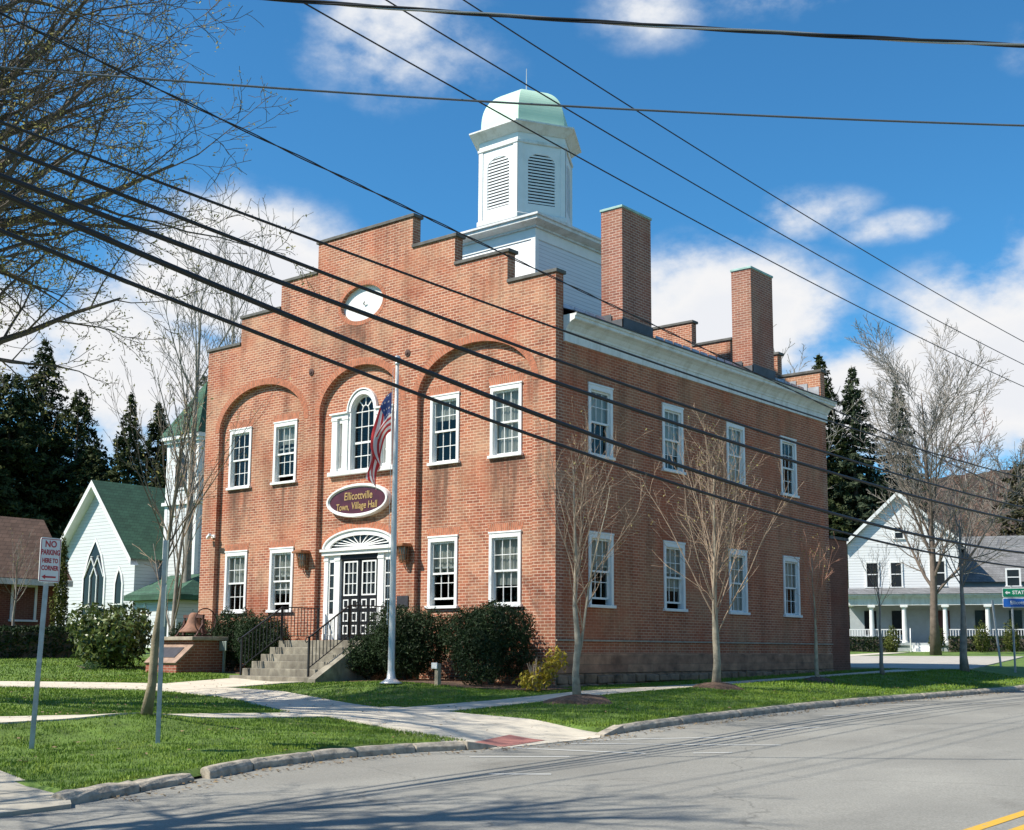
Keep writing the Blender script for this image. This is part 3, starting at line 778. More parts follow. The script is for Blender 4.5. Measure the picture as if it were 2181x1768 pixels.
# ------------------------------------------------------------------ arched three-part window
M = frame((PX, .15, 0), (1, 0, 0), (0, -1, 0))
def band(m, c, a0, b0, a1, b1, zs, d0, d1, n=20, t0=0., t1=pi, mi=0):
    for i in range(n):
        A, B = t0+(t1-t0)*i/n, t0+(t1-t0)*(i+1)/n
        p = [(c+a0*cos(A), zs+b0*sin(A)), (c+a0*cos(B), zs+b0*sin(B)), (c+a1*cos(B), zs+b1*sin(B)), (c+a1*cos(A), zs+b1*sin(A))]
        m.poly([(q[0], d1, q[1]) for q in p], mi)
        m.poly([(p[0][0], d0, p[0][1]), (p[1][0], d0, p[1][1]), (p[1][0], d1, p[1][1]), (p[0][0], d1, p[0][1])], mi)
        m.poly([(p[3][0], d1, p[3][1]), (p[2][0], d1, p[2][1]), (p[2][0], d0, p[2][1]), (p[3][0], d0, p[3][1])], mi)
m = MB(M)
for s in (-1, 1):
    for x0, x1 in ((.56, .78), (1.0, 1.22)):
        a, b = sorted((s*x0, s*x1)); m.box(a, b, -.15, .07, 5.12, 6.60)
        m.box(a-.015, b+.015, -.1, .085, 6.60, 6.66); m.box(a-.01, b+.01, -.1, .08, 5.12, 5.22)
    a, b = sorted((s*.56, s*1.24)); m.box(a, b, -.12, .075, 6.66, 6.77); a, b = sorted((s*.55, s*1.29)); m.box(a, b, -.12, .12, 6.77, 6.82)
    a, b = sorted((s*.46, s*.56)); m.box(a, b, -.15, .04, 5.12, 6.80)
    a, b = sorted((s*.78, s*1.0)); m.box(a, b, -.15, .02, 6.52, 6.66); m.box(a, b, -.15, .02, 5.12, 5.22)
    for zz in (5.62, 6.08): m.box(a, b, -.10, -.05, zz-.012, zz+.012)
    for xx in (.78, .965): a2, b2 = sorted((s*xx, s*(xx+.035))); m.box(a2, b2, -.15, .0, 5.22, 6.52)
band(m, 0, .46, .46, .56, .58, 6.80, -.15, .06)
band(m, 0, .56, .58, .60, .62, 6.82, -.05, .09)
palw = solid(m.build('arched_window', WHITE, hall))
m = MB(M); m.box(-1.32, 1.32, -.15, .12, 5.0, 5.12); bevel(m.build('sill', WHITED, palw), .008)
m = MB(M)
m.box(-.46, -.41, -.12, -.07, 5.12, 6.80); m.box(.41, .46, -.12, -.07, 5.12, 6.80)
for zz, t in ((5.14, .025), (5.52, .011), (5.90, .03), (6.35, .011), (6.78, .012)): m.box(-.41, .41, -.115, -.075, zz-t, zz+t)
for x in (-.137, .137): m.box(x-.010, x+.010, -.112, -.078, 5.17, 6.77)
band(m, 0, .41, .41, .46, .46, 6.79, -.12, -.07, 18); band(m, 0, .13, .17, .15, .19, 6.79, -.112, -.078, 12)
for t in (pi*.28, pi*.5, pi*.72): m.bar((.14*cos(t), -.095, 6.79+.18*sin(t)), (.42*cos(t), -.095, 6.79+.42*sin(t)), .02, .03)
solid(m.build('sash', WHITE, palw))
m = MB(M); m.tess([[(-.42, 5.13), (.42, 5.13)]+[(.43*cos(pi*i/16), 6.79+.43*sin(pi*i/16)) for i in range(17)]], lambda a, b: (a, -.10, b))
for s in (-1, 1):
    a, b = sorted((s*.79, s*.99)); m.poly([(a, -.11, 5.22), (b, -.11, 5.22), (b, -.11, 6.53), (a, -.11, 6.53)])
m.build('pane', GLASS, palw)
# ------------------------------------------------------------------ doorway
M = frame((DX, .15, 0), (1, 0, 0), (0, -1, 0))
m = MB(M)
for s in (-1, 1):
    for x0, x1 in ((1.25, 1.41), (.76, .98)):
        a, b = sorted((s*x0, s*x1)); m.box(a, b, -.16, .035, .40, 2.60)
        m.box(a-.012, b+.012, -.1, .052, 2.60, 2.66); m.box(a-.004, b+.004, -.1, .04, 2.66, 2.75); m.box(a-.01, b+.01, -.1, .05, .40, .56)
    a, b = sorted((s*.98, s*1.25)); m.box(a, b, -.16, .0, .40, 1.12); m.box(a, b, -.16, .0, 2.56, 2.75)
    a3, b3 = sorted((s*1.03, s*1.20)); m.box(a3, b3, .0, .015, .52, .98)
    for xx in (.98, 1.20): a2, b2 = sorted((s*xx, s*(xx+.05))); m.box(a2, b2, -.16, .004, 1.12, 2.56)
    a, b = sorted((s*1.03, s*1.20))
    for k in range(1, 4): zz = 1.12+1.44*k/4; m.box(a, b, -.04, -.008, zz-.014, zz+.014)
m.box(-1.46, 1.46, -.16, .10, 2.752, 2.86); m.box(-1.50, 1.50, -.16, .15, 2.86, 2.93)
band(m, 0, 1.20, .33, 1.41, .47, 2.95, -.16, .05, 28); band(m, 0, 1.41, .47, 1.46, .52, 2.95, -.06, .09, 28)
solid(m.build('doorcase', WHITE, hall))
m = MB(M)
m.box(-1.22, 1.22, -.11, .0, 2.932, 2.965)
for i in range(1, 12):
    t = pi*i/12; m.bar((.16*cos(t), -.012, 2.97+.05*sin(t)), (1.2*cos(t), -.012, 2.96+.335*sin(t)), .024, .026)
band(m, 0, 0.02, .01, .17, .085, 2.965, -.05, .012, 12)
fan = solid(m.build('fanlight', WHITE, hall))
m = MB(M); m.tess([[(1.21*cos(pi*i/24), 2.955+.34*sin(pi*i/24)) for i in range(25)]], lambda a, b: (a, -.03, b)); m.build('pane', DGLASS, fan)
for s in (-1, 1):
    a, b = sorted((s*1.03, s*1.20)); m = MB(M); m.poly([(a, -.02, 1.12), (b, -.02, 1.12), (b, -.02, 2.56), (a, -.02, 2.56)])
    m.build('sidelight', DGLASS, hall)
M = frame((DX, .075, 0), (1, 0, 0), (0, -1, 0))
m = MB(M); m.box(-.76, .76, -.16, -.06, 2.62, 2.75); m.box(-.76, .76, -.30, -.05, .36, .40); m.build('door_head', BLACK, hall)
for s in (-1, 1):
    c = s*.365; m = MB(M); hw = .355
    gx0, gx1, gz0, gz1 = c-.25, c+.25, 1.64, 2.54
    m.box(c-hw, gx0, -.16, -.11, .41, 2.62); m.box(gx1, c+hw, -.16, -.11, .41, 2.62); m.box(gx0, gx1, -.16, -.11, gz1, 2.62); m.box(gx0, gx1, -.16, -.11, .41, gz0)
    door = m.build('door', BLACK, hall)
    m = MB(M)
    def fr(x0, x1, z0, z1, t, d=.018):
        m.box(x0, x0+t, -.111, -.11+d, z0, z1); m.box(x1-t, x1, -.111, -.11+d, z0, z1); m.box(x0+t, x1-t, -.111, -.11+d, z0, z0+t); m.box(x0+t, x1-t, -.111, -.11+d, z1-t, z1)
    fr(gx0-.03, gx1+.03, gz0-.03, gz1+.03, .04)
    for i in (1, 2):
        x = gx0+.01+(gx1-gx0-.02)*i/3; m.box(x-.011, x+.011, -.145, -.095, gz0, gz1)
        z = gz0+.01+(gz1-gz0-.02)*i/3
        for j in range(3): xa = gx0+.01+(gx1-gx0-.02)*j/3+.011; m.box(xa, xa+(gx1-gx0-.02)/3-.022, -.143, -.097, z-.011, z+.011)
    for z0 in (1.26, .90, .55):
        for xx in (c-.175, c+.175): fr(xx-.105, xx+.105, z0, z0+.25, .032)
    m.build('door_trim', WHITE, door)
    m = MB(M); m.poly([(gx0, -.14, gz0), (gx1, -.14, gz0), (gx1, -.14, gz1), (gx0, -.14, gz1)]); m.build('pane', DGLASS, door)
    m = MB(M); m.tube([(c-s*.30, -.11, 1.43), (c-s*.30, -.06, 1.43), (c-s*.30, -.05, 1.38), (c-s*.30, -.06, 1.2), (c-s*.30, -.11, 1.2)], .012, 6); m.build('handle', BRZ, door)
# oval panel and wall ties
m = MB(); m.tess([[(-7.0+.87*cos(2*pi*i/48), 9.89+.53*sin(2*pi*i/48)) for i in range(48)]], lambda a, b: (a, .12, b)); ovp = m.build('oval_panel', WHITE, hall)
m = MB(); m.tube([(-7.0, .12, 9.87), (-7.0, .07, 9.87), (-6.93, .05, 9.93)], .018, 6); m.build('hook', LEAD, ovp)
for x in (-9.05, -5.12):
    m = MB(Matrix.Translation((x, -.002, 8.15)) @ Matrix.Rotation(radians(90), 4, 'X')); m.lathe((0, 0, 0), [(.10, 0), (.10, .018), (.05, .03), (.03, .05), (.0, .05)], 18); m.build('wall_tie', RUSTD, hall)
# ------------------------------------------------------------------ footing, ledge, cornice
w = MB()
w.box(-.2, .03, .012, D-.012, -.42, .057); bevel(w.build('foundation', STONE, hall), .01)
w = MB()
yy = 0.02
while yy < D-.05:
    L = rnd.uniform(.25, .7); L = min(L, D-yy)
    for z0, z1 in ((-.95, -.66), (-.66, -.43)):
        q = rnd.uniform(.02, .11); zz = z1-rnd.uniform(.0, .05); k = len(w.v)
        w.box(-.1, .03+q, max(yy+.01, .045), yy+L-.015, z0, zz)
        for i in range(k, k+8):
            a = w.v[i]; w.v[i] = (a[0]+rnd.uniform(-.02, .02)*(a[0] > 0), a[1]+rnd.uniform(-.02, .02), a[2]+rnd.uniform(-.03, .02))
    yy += L
w.box(-.2, .012, .014, D-.014, -.95, -.421)
bevel(w.build('rubble_base', RUBBLE, hall), .03, 2)
w = MB(); w.box(-.05, .05, .010, D-.012, .355, .395); w.build('ledge', GSTONE, hall)
# cornice: moulded profile swept along the eave (x outward, z)
prof = [(0.0, 7.77), (.045, 7.77), (.045, 8.02), (.075, 8.03), (.085, 8.08), (.12, 8.12), (.17, 8.19), (.25, 8.25), (.34, 8.28), (.36, 8.30), (.36, 8.37), (.40, 8.38), (.41, 8.43), (.0, 8.43)]
for name, sx, x0 in (('cornice', 1, 0), ('cornice', -1, -14)):
    w = MB(); y0, y1 = .312, D+.06
    w.strip(prof, lambda a, b: (x0+sx*a, y0, b), lambda a, b: (x0+sx*a, y1, b))
    w.tess([prof], lambda a, b: (x0+sx*a, y0, b)); w.tess([prof], lambda a, b: (x0+sx*a, y1, b))
    solid(w.build(name, WHITED, hall))
# roof
sl = .36
def rz(x): return 8.45+sl*(.42-x) if x > -7 else 8.45+sl*(14.42+x)
w = MB()
for xa, xb in ((.42, -7), (-14.42, -7)):
    w.poly([(xa, .312, rz(xa)), (xa, D-.312, rz(xa)), (xb, D-.312, rz(-7)), (xb, .312, rz(-7))])
w.box(.36, .44, .312, D+.05, 8.432, 8.455)
roof = w.build('roof', SLATE, hall)
w = MB()   # metal sheets along the eave and snow guards
w.poly([(.43, .33, rz(.43)+.02), (.43, D-.33, rz(.43)+.02), (-.35, D-.33, rz(-.35)+.02), (-.35, .33, rz(-.35)+.02)])
w.build('eave_flashing', LEAD, roof)
y = 1.0
w = MB()
while y < D-.6:
    if not (2.9 < y < 4.9 or 9.9 < y < 11.9):
        z = rz(-.5); w.bar((-.5, y, z+.02), (-.5, y+.42, z+.02), .02, .02); w.poly([(-.5, y, z), (-.5, y+.42, z), (-.56, y+.42, z+.21), (-.56, y, z+.21)]); w.poly([(-.58, y, z+.01), (-.56, y, z+.21), (-.56, y+.42, z+.21), (-.58, y+.42, z+.01)])
    y += .48
w.build('snow_guard', LEAD, roof)
# stepped flashing under the rear parapet
w = MB()
for i in range(8): x = -.05-.42*i; w.box(x-.40, x, D-.335, D-.312, rz(x)-.05, rz(x)+.36)
w.build('stepped_flashing', LEAD, roof)
# chimneys
for y0 in (3.18, 10.24):
    w = MB(); w.box(-.90, -.20, y0, y0+1.40, 8.2, 12.10); ch = w.build('chimney', BRC, hall)
    w = MB(); w.box(-.93, -.17, y0-.03, y0+1.43, 12.10, 12.17); bevel(w.build('chimney_cap', VERD, ch), .01)
    w = MB(); w.box(-.195, -.17, y0-.03, y0+1.43, rz(-.18)-.1, rz(-.18)+.34); w.box(-.93, -.17, y0-.03, y0-.004, rz(-.18)-.1, rz(-.18)+.30); w.box(-.96, -.55, y0-.034, y0-.031, rz(-.55), rz(-.9)+.22)
    w.build('flashing', SLATE, ch)
# ------------------------------------------------------------------ cupola
bx0, bx1, by0, by1 = -10.3, -3.7, 3.76, 8.7
w = MB(); w.box(bx0, bx1, by0, by1, 9.0, 12.42); base = w.build('cupola_base', SIDE, hall)
w = MB()
for x, y in ((bx1, by0), (bx0, by0), (bx1, by1), (bx0, by1)):
    w.box(min(x, x+(.02 if x == bx1 else -.02)) - (.14 if x == bx1 else -.0), max(x, x+(.02 if x == bx1 else -.02)) + (.14 if x == bx0 else 0), y-(.022 if y == by0 else -.0)-(0 if y == by0 else .14), y+(.14 if y == by0 else .022), 9.0, 12.10)
w.box(bx0-.025, bx1+.025, by0-.027, by1+.027, 12.10, 12.44)
w.build('corner_board', WHITE, base)
w = MB()
pr = [(0.0, 12.42), (.10, 12.42), (.10, 12.47), (.30, 12.54), (.36, 12.56), (.36, 12.64), (.42, 12.66), (.42, 12.72)]
rings = [[(bx0-o_, by0-o_, z), (bx1+o_, by0-o_, z), (bx1+o_, by1+o_, z), (bx0-o_, by1+o_, z)] for o_, z in pr]
for r0, r1 in zip(rings, rings[1:]):
    for i in range(4): j = (i+1) % 4; w.poly([r0[i], r0[j], r1[j], r1[i]])
solid(w.build('cornice', WHITED, base))
cx, cy, R6 = -7.05, 7.4, 1.66
w = MB(); t_ = rings[-1]
for i in range(4):
    j = (i+1) % 4; a, b = t_[i], t_[j]
    q = lambda p: (cx+(p[0]-cx)*.3, cy+(p[1]-cy)*.3, 13.35)
    w.poly([(a[0], a[1], a[2]+.002), (b[0], b[1], b[2]+.002), q(b), q(a)])
w.build('base_roof', LEAD, base)
hexa = lambda r, z, k: (cx+r*cos(pi/3*k), cy+r*sin(pi/3*k), z)
w = MB()
# walls with an arched opening in each face
for k in range(6):
    a = Vector(hexa(R6, 0, k)); b = Vector(hexa(R6, 0, k+1)); d = (b-a).normalized(); n = Vector((d.y, -d.x, 0))
    mid = (a+b)/2; hwid = (b-a).length/2
    opn = [(-.47, 14.42), (.47, 14.42), (.47, 15.86)]+[(.47*cos(pi*i/14), 15.86+.30*sin(pi*i/14)) for i in range(1, 14)]+[(-.47, 15.86)]
    fn = lambda s, z, off=0.: (mid.x+d.x*s+n.x*off, mid.y+d.y*s+n.y*off, z)
    w.tess([[(-hwid, 13.0), (hwid, 13.0), (hwid, 16.86), (-hwid, 16.86)], opn], lambda s, z: fn(s, z))
    w.strip(opn, lambda s, z: fn(s, z), lambda s, z: fn(s, z, -.14))
    # corner pilasters and mouldings, proud of the face
    for s0, s1 in ((-hwid+.0, -hwid+.17), (hwid-.17, hwid)):
        w.poly([fn(s0, 13.0, .025), fn(s1, 13.0, .025), fn(s1, 16.5, .025), fn(s0, 16.5, .025)]); e = s1 if s0 < 0 else s0
        w.poly([fn(e, 13.0, .025), fn(e, 13.0, 0), fn(e, 16.5, 0), fn(e, 16.5, .025)])
cup = w.build('cupola', WHITE, hall)
w = MB()
def hexring(pr):
    rr = [[hexa(r, z, k) for k in range(6)] for r, z in pr]
    for r0, r1 in zip(rr, rr[1:]):
        for k in range(6): j = (k+1) % 6; w.poly([r0[k], r0[j], r1[j], r1[k]])
hexring([(R6+.02, 13.9), (R6+.07, 13.92), (R6+.07, 14.06), (R6+.02, 14.10)])
solid(w.build('base_moulding', WHITED, cup)); w = MB()
hexring([(R6+.02, 16.44), (R6+.06, 16.46), (R6+.06, 16.54), (R6+.02, 16.56)])
solid(w.build('frieze_moulding', WHITED, cup)); w = MB()
hexring([(R6+.01, 16.80), (R6+.05, 16.82), (R6+.09, 16.86), (R6+.30, 17.02), (R6+.37, 17.05), (R6+.37, 17.10), (R6-.1, 17.16)])
solid(w.build('cornice', WHITED, cup))
w = MB(); w.lathe((cx, cy, 0), [(R6-.2, 13.2), (R6-.2, 16.7)], 6); w.build('louvre_backing', GAP, cup)
for k in range(6):
    a = Vector(hexa(R6, 0, k)); b = Vector(hexa(R6, 0, k+1)); d = (b-a).normalized(); n = Vector((d.y, -d.x, 0)); mid = (a+b)/2
    w = MB(); z = 14.45
    while z < 16.12:
        h = .47 if z < 15.86 else .47*sqrt(max(0, 1-((z-15.86)/.30)**2))
        if h > .08:
            P = lambda s, off, zz: (mid.x+d.x*s+n.x*off, mid.y+d.y*s+n.y*off, zz)
            w.poly([P(-h, -.012, z), P(h, -.012, z), P(h, -.012, z+.058), P(-h, -.012, z+.058)])
            w.poly([P(-h, -.012, z+.058), P(h, -.012, z+.058), P(h, -.10, z+.10), P(-h, -.10, z+.10)])
            w.poly([P(h, -.012, z), P(-h, -.012, z), P(-h, -.10, z+.042), P(h, -.10, z+.042)])
        z += .104
    w.build('louvre', LOUV, cup)
w = MB(); prf = []
for i in range(17):
    t = i/16; prf.append((1.61*sqrt(max(0, 1-t**3)), 17.13+1.68*t) if i < 16 else (.02, 18.83))
prf.insert(-1, (.30, 18.79))
w.lathe((cx, cy, 0), prf, 6); dome = w.build('dome', COPPER, cup)
w = MB(); w.tube([(cx, cy, 18.8), (cx, cy, 19.75)], [.022, .012], 6); w.build('lightning_rod', ALU, cup)
# low wing at the rear
w = MB(); w.box(-12, -.004, D+.003, 16.15, ZB, 3.86); w.build('rear_wing', BRD, hall)
w = MB(); w.box(-12.05, .05, D+.003, 16.2, 3.865, 3.96); w.build('wing_coping', COPE, hall)

# ------------------------------------------------------------------ things fixed to the front
sg = thing('oval_sign', (-7.02, .0, 4.23), 'oval maroon hall sign with gold lettering in a white rim above the front door', 'sign')
m = MB(); E_ = lambda a, b: [(-7.02+a*cos(2*pi*i/64), 4.24+b*sin(2*pi*i/64)) for i in range(64)]
m.tess([E_(1.14, .385)], lambda a, b: (a, .03, b)); m.strip(E_(1.14, .385), lambda a, b: (a, .03, b), lambda a, b: (a, .15, b)); m.build('board', MAROON, sg)
m = MB(); l0, l1, l2, l3 = E_(1.12, .365), E_(1.16, .405), E_(1.22, .455), E_(1.24, .475)
for A, B, da, db in ((l0, l1, .035, -.02), (l1, l2, -.02, -.02), (l2, l3, -.02, .02), (l3, l3, .02, .148)):
    n = 64
    for i in range(n): j = (i+1) % n; m.poly([(A[i][0], da, A[i][1]), (A[j][0], da, A[j][1]), (B[j][0], db, B[j][1]), (B[i][0], db, B[i][1])])
solid(m.build('rim', WHITE, sg))
TF = lambda x, z: text_frame((x, .022, z), (1, 0, 0), (0, -1, 0))
text_mesh('lettering', 'Ellicottville', .31, GOLD, sg, TF(-6.98, 4.365), .84, .1, .004, .002)
text_mesh('lettering', 'Town,', .27, GOLD, sg, TF(-7.60, 4.075), .76, .1, .004, .002)
text_mesh('lettering', 'Village Hall', .28, GOLD, sg, TF(-6.73, 4.09), .82, .1, .004, .002)
for i, x in enumerate((-9.07, -5.03)):
    t = thing('wall_lantern', (x, 0, 2.6), ['aged copper wall lantern on the pier left of the doorway', 'aged copper wall lantern on the pier right of the doorway'][i], 'lantern', 'copper lanterns beside the door')
    m = MB(); m.box(x-.20, x+.20, -.36, -.002, 2.84, 2.90); m.box(x-.16, x+.16, -.32, -.002, 2.90, 2.93); bevel(m.build('hood', COPL, t), .008)
    m = MB()
    for k in range(11):
        a = pi*(k/10.); px, py = cos(a), sin(a)
        m.bar((x+.18*px, -.02-.30*py, 2.84), (x+.13*px, -.02-.20*py, 2.43), .022, .012)
    m.tube([(x+.16*cos(pi*k/14), -.02-.25*sin(pi*k/14), 2.62) for k in range(15)], .008, 4); m.tube([(x+.13*cos(pi*k/14), -.02-.20*sin(pi*k/14), 2.43) for k in range(15)], .012, 4)
    m.build('cage', COPL, t)
    m = MB(); m.lathe((x, -.15, 0), [(.10, 2.84), (.12, 2.7), (.09, 2.5), (.02, 2.44)], 12); m.build('glass_bowl', SIGNBACK, t)
t = thing('security_camera', (-13.36, 0, 3.55), 'small white security camera high on the left end of the brick front', 'camera')
m = MB(); m.box(-13.44, -13.28, -.05, -.002, 3.52, 3.62); m.tube([(-13.36, -.05, 3.57), (-13.36, -.16, 3.57)], .02, 6); m.build('bracket', WHITE, t)
m = MB(); m.bar((-13.50, -.14, 3.52), (-13.24, -.24, 3.60), .09, .09); bevel(m.build('housing', WHITE, t), .015)
m = MB(); m.box(-5.34, -4.92, -.03, -.002, 1.24, 1.55); o = bevel(m.build('plaque', BRZ, loc=(-5.13, 0, 1.4)), .006); tag(o, 'dark bronze plaque on the pier right of the front door', 'plaque')

# ------------------------------------------------------------------ entrance steps and rails
st = MB(); X0, X1 = -8.55, -5.45
tops = [.37, .185, .0, -.185, -.37, -.555]
yb = [-1.32, -1.62, -1.92, -2.22, -2.52, -2.84]
bot = -.95
for i, (z, y) in enumerate(zip(tops, yb)):
    ya = -.005 if i == 0 else yb[i-1]-.002
    st.box(X0-(.12 if i == 5 else 0), X1+(.12 if i == 5 else 0), y, ya, bot, z)
o = bevel(st.build('entrance_steps', STEP, loc=(-7, -1.4, -.75)), .012); tag(o, 'stained concrete front steps rising to the double doors', 'steps')
m = MB()
pr = [(-.01, .38), (-1.30, .38), (-2.95, -.60), (-2.95, -.95), (-.01, -.95)]
m.tess([pr], lambda y, z: (X1+.002, y, z)); m.tess([pr], lambda y, z: (X1+.28, y, z)); m.strip(pr, lambda y, z: (X1+.002, y, z), lambda y, z: (X1+.28, y, z))
m2 = solid(m.build('cheek_wall', STEP, o))
def rail(x, label):
    t = thing('handrail', (x, -1.4, .37), label, 'handrail', 'iron handrails of the front steps')
    P = [(-2.70, -.37), (-1.36, .37)]
    m = MB(); m.bar((x, -2.70, -.55), (x, -2.70, .44), .045, .045); m.bar((x, -1.36, .36), (x, -1.36, 1.29), .05, .05); m.bar((x, -.06, .36), (x, -.06, 1.28), .04, .04)
    m.build('post', IRON, t)
    m = MB(); m.bar((x, -2.72, .42), (x, -1.36, 1.27), .045, .028); m.bar((x, -1.36, 1.27), (x, -.02, 1.27), .045, .028)
    m.tube([(x, -2.70, .435), (x, -2.80, .41), (x, -2.83, .35), (x, -2.79, .30), (x, -2.74, .33)], .014, 6)
    m.bar((x, -2.70, -.34), (x, -1.36, .50), .025, .02); m.bar((x, -1.36, .50), (x, -.06, .50), .025, .02)
    m.build('top_rail', IRON, t)
    m = MB()
    y = -2.58
    while y < -.1:
        zt = 1.27 if y > -1.36 else 1.27-(-1.36-y)*.625; zb = .50 if y > -1.36 else .50-(-1.36-y)*.627
        m.bar((x, y, zb), (x, y, zt), .016, .016); y += .118
    m.build('baluster', IRON, t)
rail(-8.38, 'black iron handrail on the left edge of the front steps'); rail(-5.72, 'black iron handrail on the right edge of the front steps')

# ------------------------------------------------------------------ flagpole and flag
fx, fy = -1.68, -3.80; fz = g(fx, fy)
t = thing('flagpole', (fx, fy, fz), 'tall aluminium flagpole on the lawn before the front bushes', 'flagpole')
m = MB(); m.lathe((fx, fy, fz), [(.25, .0), (.25, .02), (.16, .07), (.10, .12), (.078, .3), (.072, 2.4), (.056, 5.2), (.04, 7.26)], 16); m.build('shaft', ALU, t, smooth=True)
m = MB(); m.lathe((fx, fy, fz), [(.03, 7.24), (.06, 7.28), (.06, 7.32), (.02, 7.34)], 12); m.lathe((fx, fy, fz+7.41), [(.085*cos(a), .085*sin(a)) for a in np.linspace(-1.5, 1.5, 9)], 14); m.build('finial_ball', ALU, t, smooth=True)
m = MB(); m.tube([(fx-.075, fy-.06, fz+7.2), (fx-.085, fy-.07, fz+4.2), (fx-.08, fy-.08, fz+1.3)], .007, 4); m.build('halyard', SIGNW, t)
ns, nh = 46, 39
fv = []; top = fz+6.63; ddir = Vector((-.96, -.28, 0)); perp = Vector((.28, -.96, 0))
for i in range(ns+1):
    s = i/ns
    for j in range(nh+1):
        h = j/nh
        drop = .92*h*(1-.25*s)+1.62*s**1.04
        ang = 7.2*h+2.2*s+.7*sin(6*s)
        lat = .0+.74*s**.66*(1-.40*s)+.15*s*cos(ang)*(1-.35*h)+.05*sin(9*h+5*s)*s
        dep = .13*s**.6*sin(ang*1.25+.5)+.05*sin(15*h)*s
        lat -= .22*max(0, h-.55)*(1-s)*0
        p = Vector((fx-.09, fy-.07, top-drop))+ddir*lat+perp*dep
        fv.append(tuple(p))
ff, fm = [], []
for i in range(ns):
    for j in range(nh):
        a = i*(nh+1)+j; ff.append((a, a+nh+1, a+nh+2, a+1))
        stripe = j//3
        if i/ns < .20 and stripe < 7: mi = 1 if (j % 3 == 1 and (i % 3 == 1) and ((i//3+j//3) % 2 == 0)) else 2
        else: mi = 0 if stripe % 2 == 0 else 1
        fm.append(mi)
o = raw('flag', fv, ff, [FRED, FWHT, FBLU], None, (fx-.09, fy-.07, top), fm, True); tag(o, 'red white and blue striped flag hanging limp from the pole', 'flag')

# ------------------------------------------------------------------ bell monument
bx, by, bz = -11.9, -1.9, -.62
t = thing('bell_monument', (bx, by, -.53), 'small brick pedestal with sloped plaque and pale cap left of the steps', 'monument')
m = MB(); xa, xb = -12.62, -11.18
side = [(-2.72, bz), (-2.72, -.27), (-2.18, .20), (-2.18, .37), (-1.15, .37), (-1.15, bz)]
m.tess([side], lambda y, z: (xa, y, z)); m.tess([side], lambda y, z: (xb, y, z)); m.strip(side, lambda y, z: (xa, y, z), lambda y, z: (xb, y, z)); solid(m.build('pedestal', BRM, t))
m = MB(); m.bar((-11.9, -2.76, -.275), (-11.9, -2.17, .235), 1.50, .06, up=(0, -.65, .76)); bevel(m.build('sloped_slab', SLABM, t), .01)
m = MB(); m.bar((-11.9, -2.62, -.115), (-11.9, -2.30, .165), .95, .03, up=(0, -.65, .76)); m.build('tablet', BRZ, t)
m = MB(); m.box(xa-.10, xb+.10, -2.30, -1.05, .37, .475); bevel(m.build('cap_slab', GSTONE, t), .015)
t = thing('bell', (bx, -1.68, .475), 'old rust brown bell on a cradle on top of the brick pedestal', 'bell')
m = MB(); m.lathe((bx, -1.68, .60), [(.40, 0), (.41, .02), (.36, .07), (.27, .16), (.20, .28), (.165, .40), (.14, .50), (.09, .56), (.02, .57)], 24); m.build('bell_body', RUST, t, smooth=True)
m = MB()
for s in (-1, 1):
    m.bar((bx+s*.46, -1.68, .477), (bx+s*.43, -1.68, .95), .06, .08); m.bar((bx+s*.46, -1.95, .50), (bx+s*.46, -1.41, .50), .08, .05)
    m.bar((bx+s*.46, -1.90, .52), (bx+s*.44, -1.68, .85), .04, .04)
m.bar((bx-.46, -1.68, 1.06), (bx+.46, -1.68, 1.06), .07, .09); m.tube([(bx+s_*.43, -1.68, z_) for s_, z_ in ((-1, .95), (-1, 1.06))], .03, 6); m.tube([(bx+.43, -1.68, .95), (bx+.43, -1.68, 1.06)], .03, 6)
m.build('cradle', RUSTD, t)
m = MB(); m.tube([(bx+.54, -1.68+.36*cos(a), .92+.36*sin(a)) for a in np.linspace(0, 2*pi, 25)], .018, 5); m.build('rope_wheel', RUSTD, t)
# small marker on a post
mx_, my_ = -11.0, -1.25; mz = g(mx_, my_)
t = thing('marker_post', (mx_, my_, mz), 'small grey marker plate on a post between pedestal and steps', 'marker')
m = MB(); m.bar((mx_, my_, mz-.1), (mx_, my_, mz+.62), .06, .06); m.build('post', SIGNBACK, t)
m = MB(); m.bar((mx_-.16, my_-.05, mz+.75), (mx_+.16, my_-.05, mz+.75), .04, .27); bevel(m.build('plate', SIGNBACK, t), .01)
# garden light post
lx, ly = -2.30, -1.75; lx, ly = -1.55, -2.42; lz = g(lx, ly)
t = thing('light_post', (lx, ly, lz), 'short weathered wooden light post at the edge of the flower bed', 'post')
m = MB(); m.box(lx-.055, lx+.055, ly-.055, ly+.055, lz-.1, lz+.50); bevel(m.build('post', WOOD, t), .008)
m = MB(); m.box(lx-.13, lx+.05, ly-.09, ly-.057, lz+.38, lz+.52); bevel(m.build('lamp', SIGNW, t), .008)

# ------------------------------------------------------------------ foliage helpers
def quads(C, nrm, size, asp=.5, flop=.5, rs=nrs):
    """leaf quads at C (n,3), roughly facing nrm (n,3)"""
    n = len(C); a = rs.normal(size=(n, 3)); nn = nrm+flop*rs.normal(size=(n, 3)); nn /= np.linalg.norm(nn, axis=1)[:, None]+1e-9
    u = np.cross(nn, a); u /= np.linalg.norm(u, axis=1)[:, None]+1e-9; v = np.cross(nn, u)
    s = (size*rs.uniform(.6, 1.35, n))[:, None]
    V = np.empty((n, 4, 3)); V[:, 0] = C-u*s*.5; V[:, 1] = C+v*s*asp*.5; V[:, 2] = C+u*s*.5; V[:, 3] = C-v*s*asp*.5
    return V.reshape(-1, 3)
def qobj(name, V, mat, parent=None, loc=None):
    return raw(name, V, np.arange(len(V), dtype=np.int32).reshape(-1, 4), mat, parent, loc)
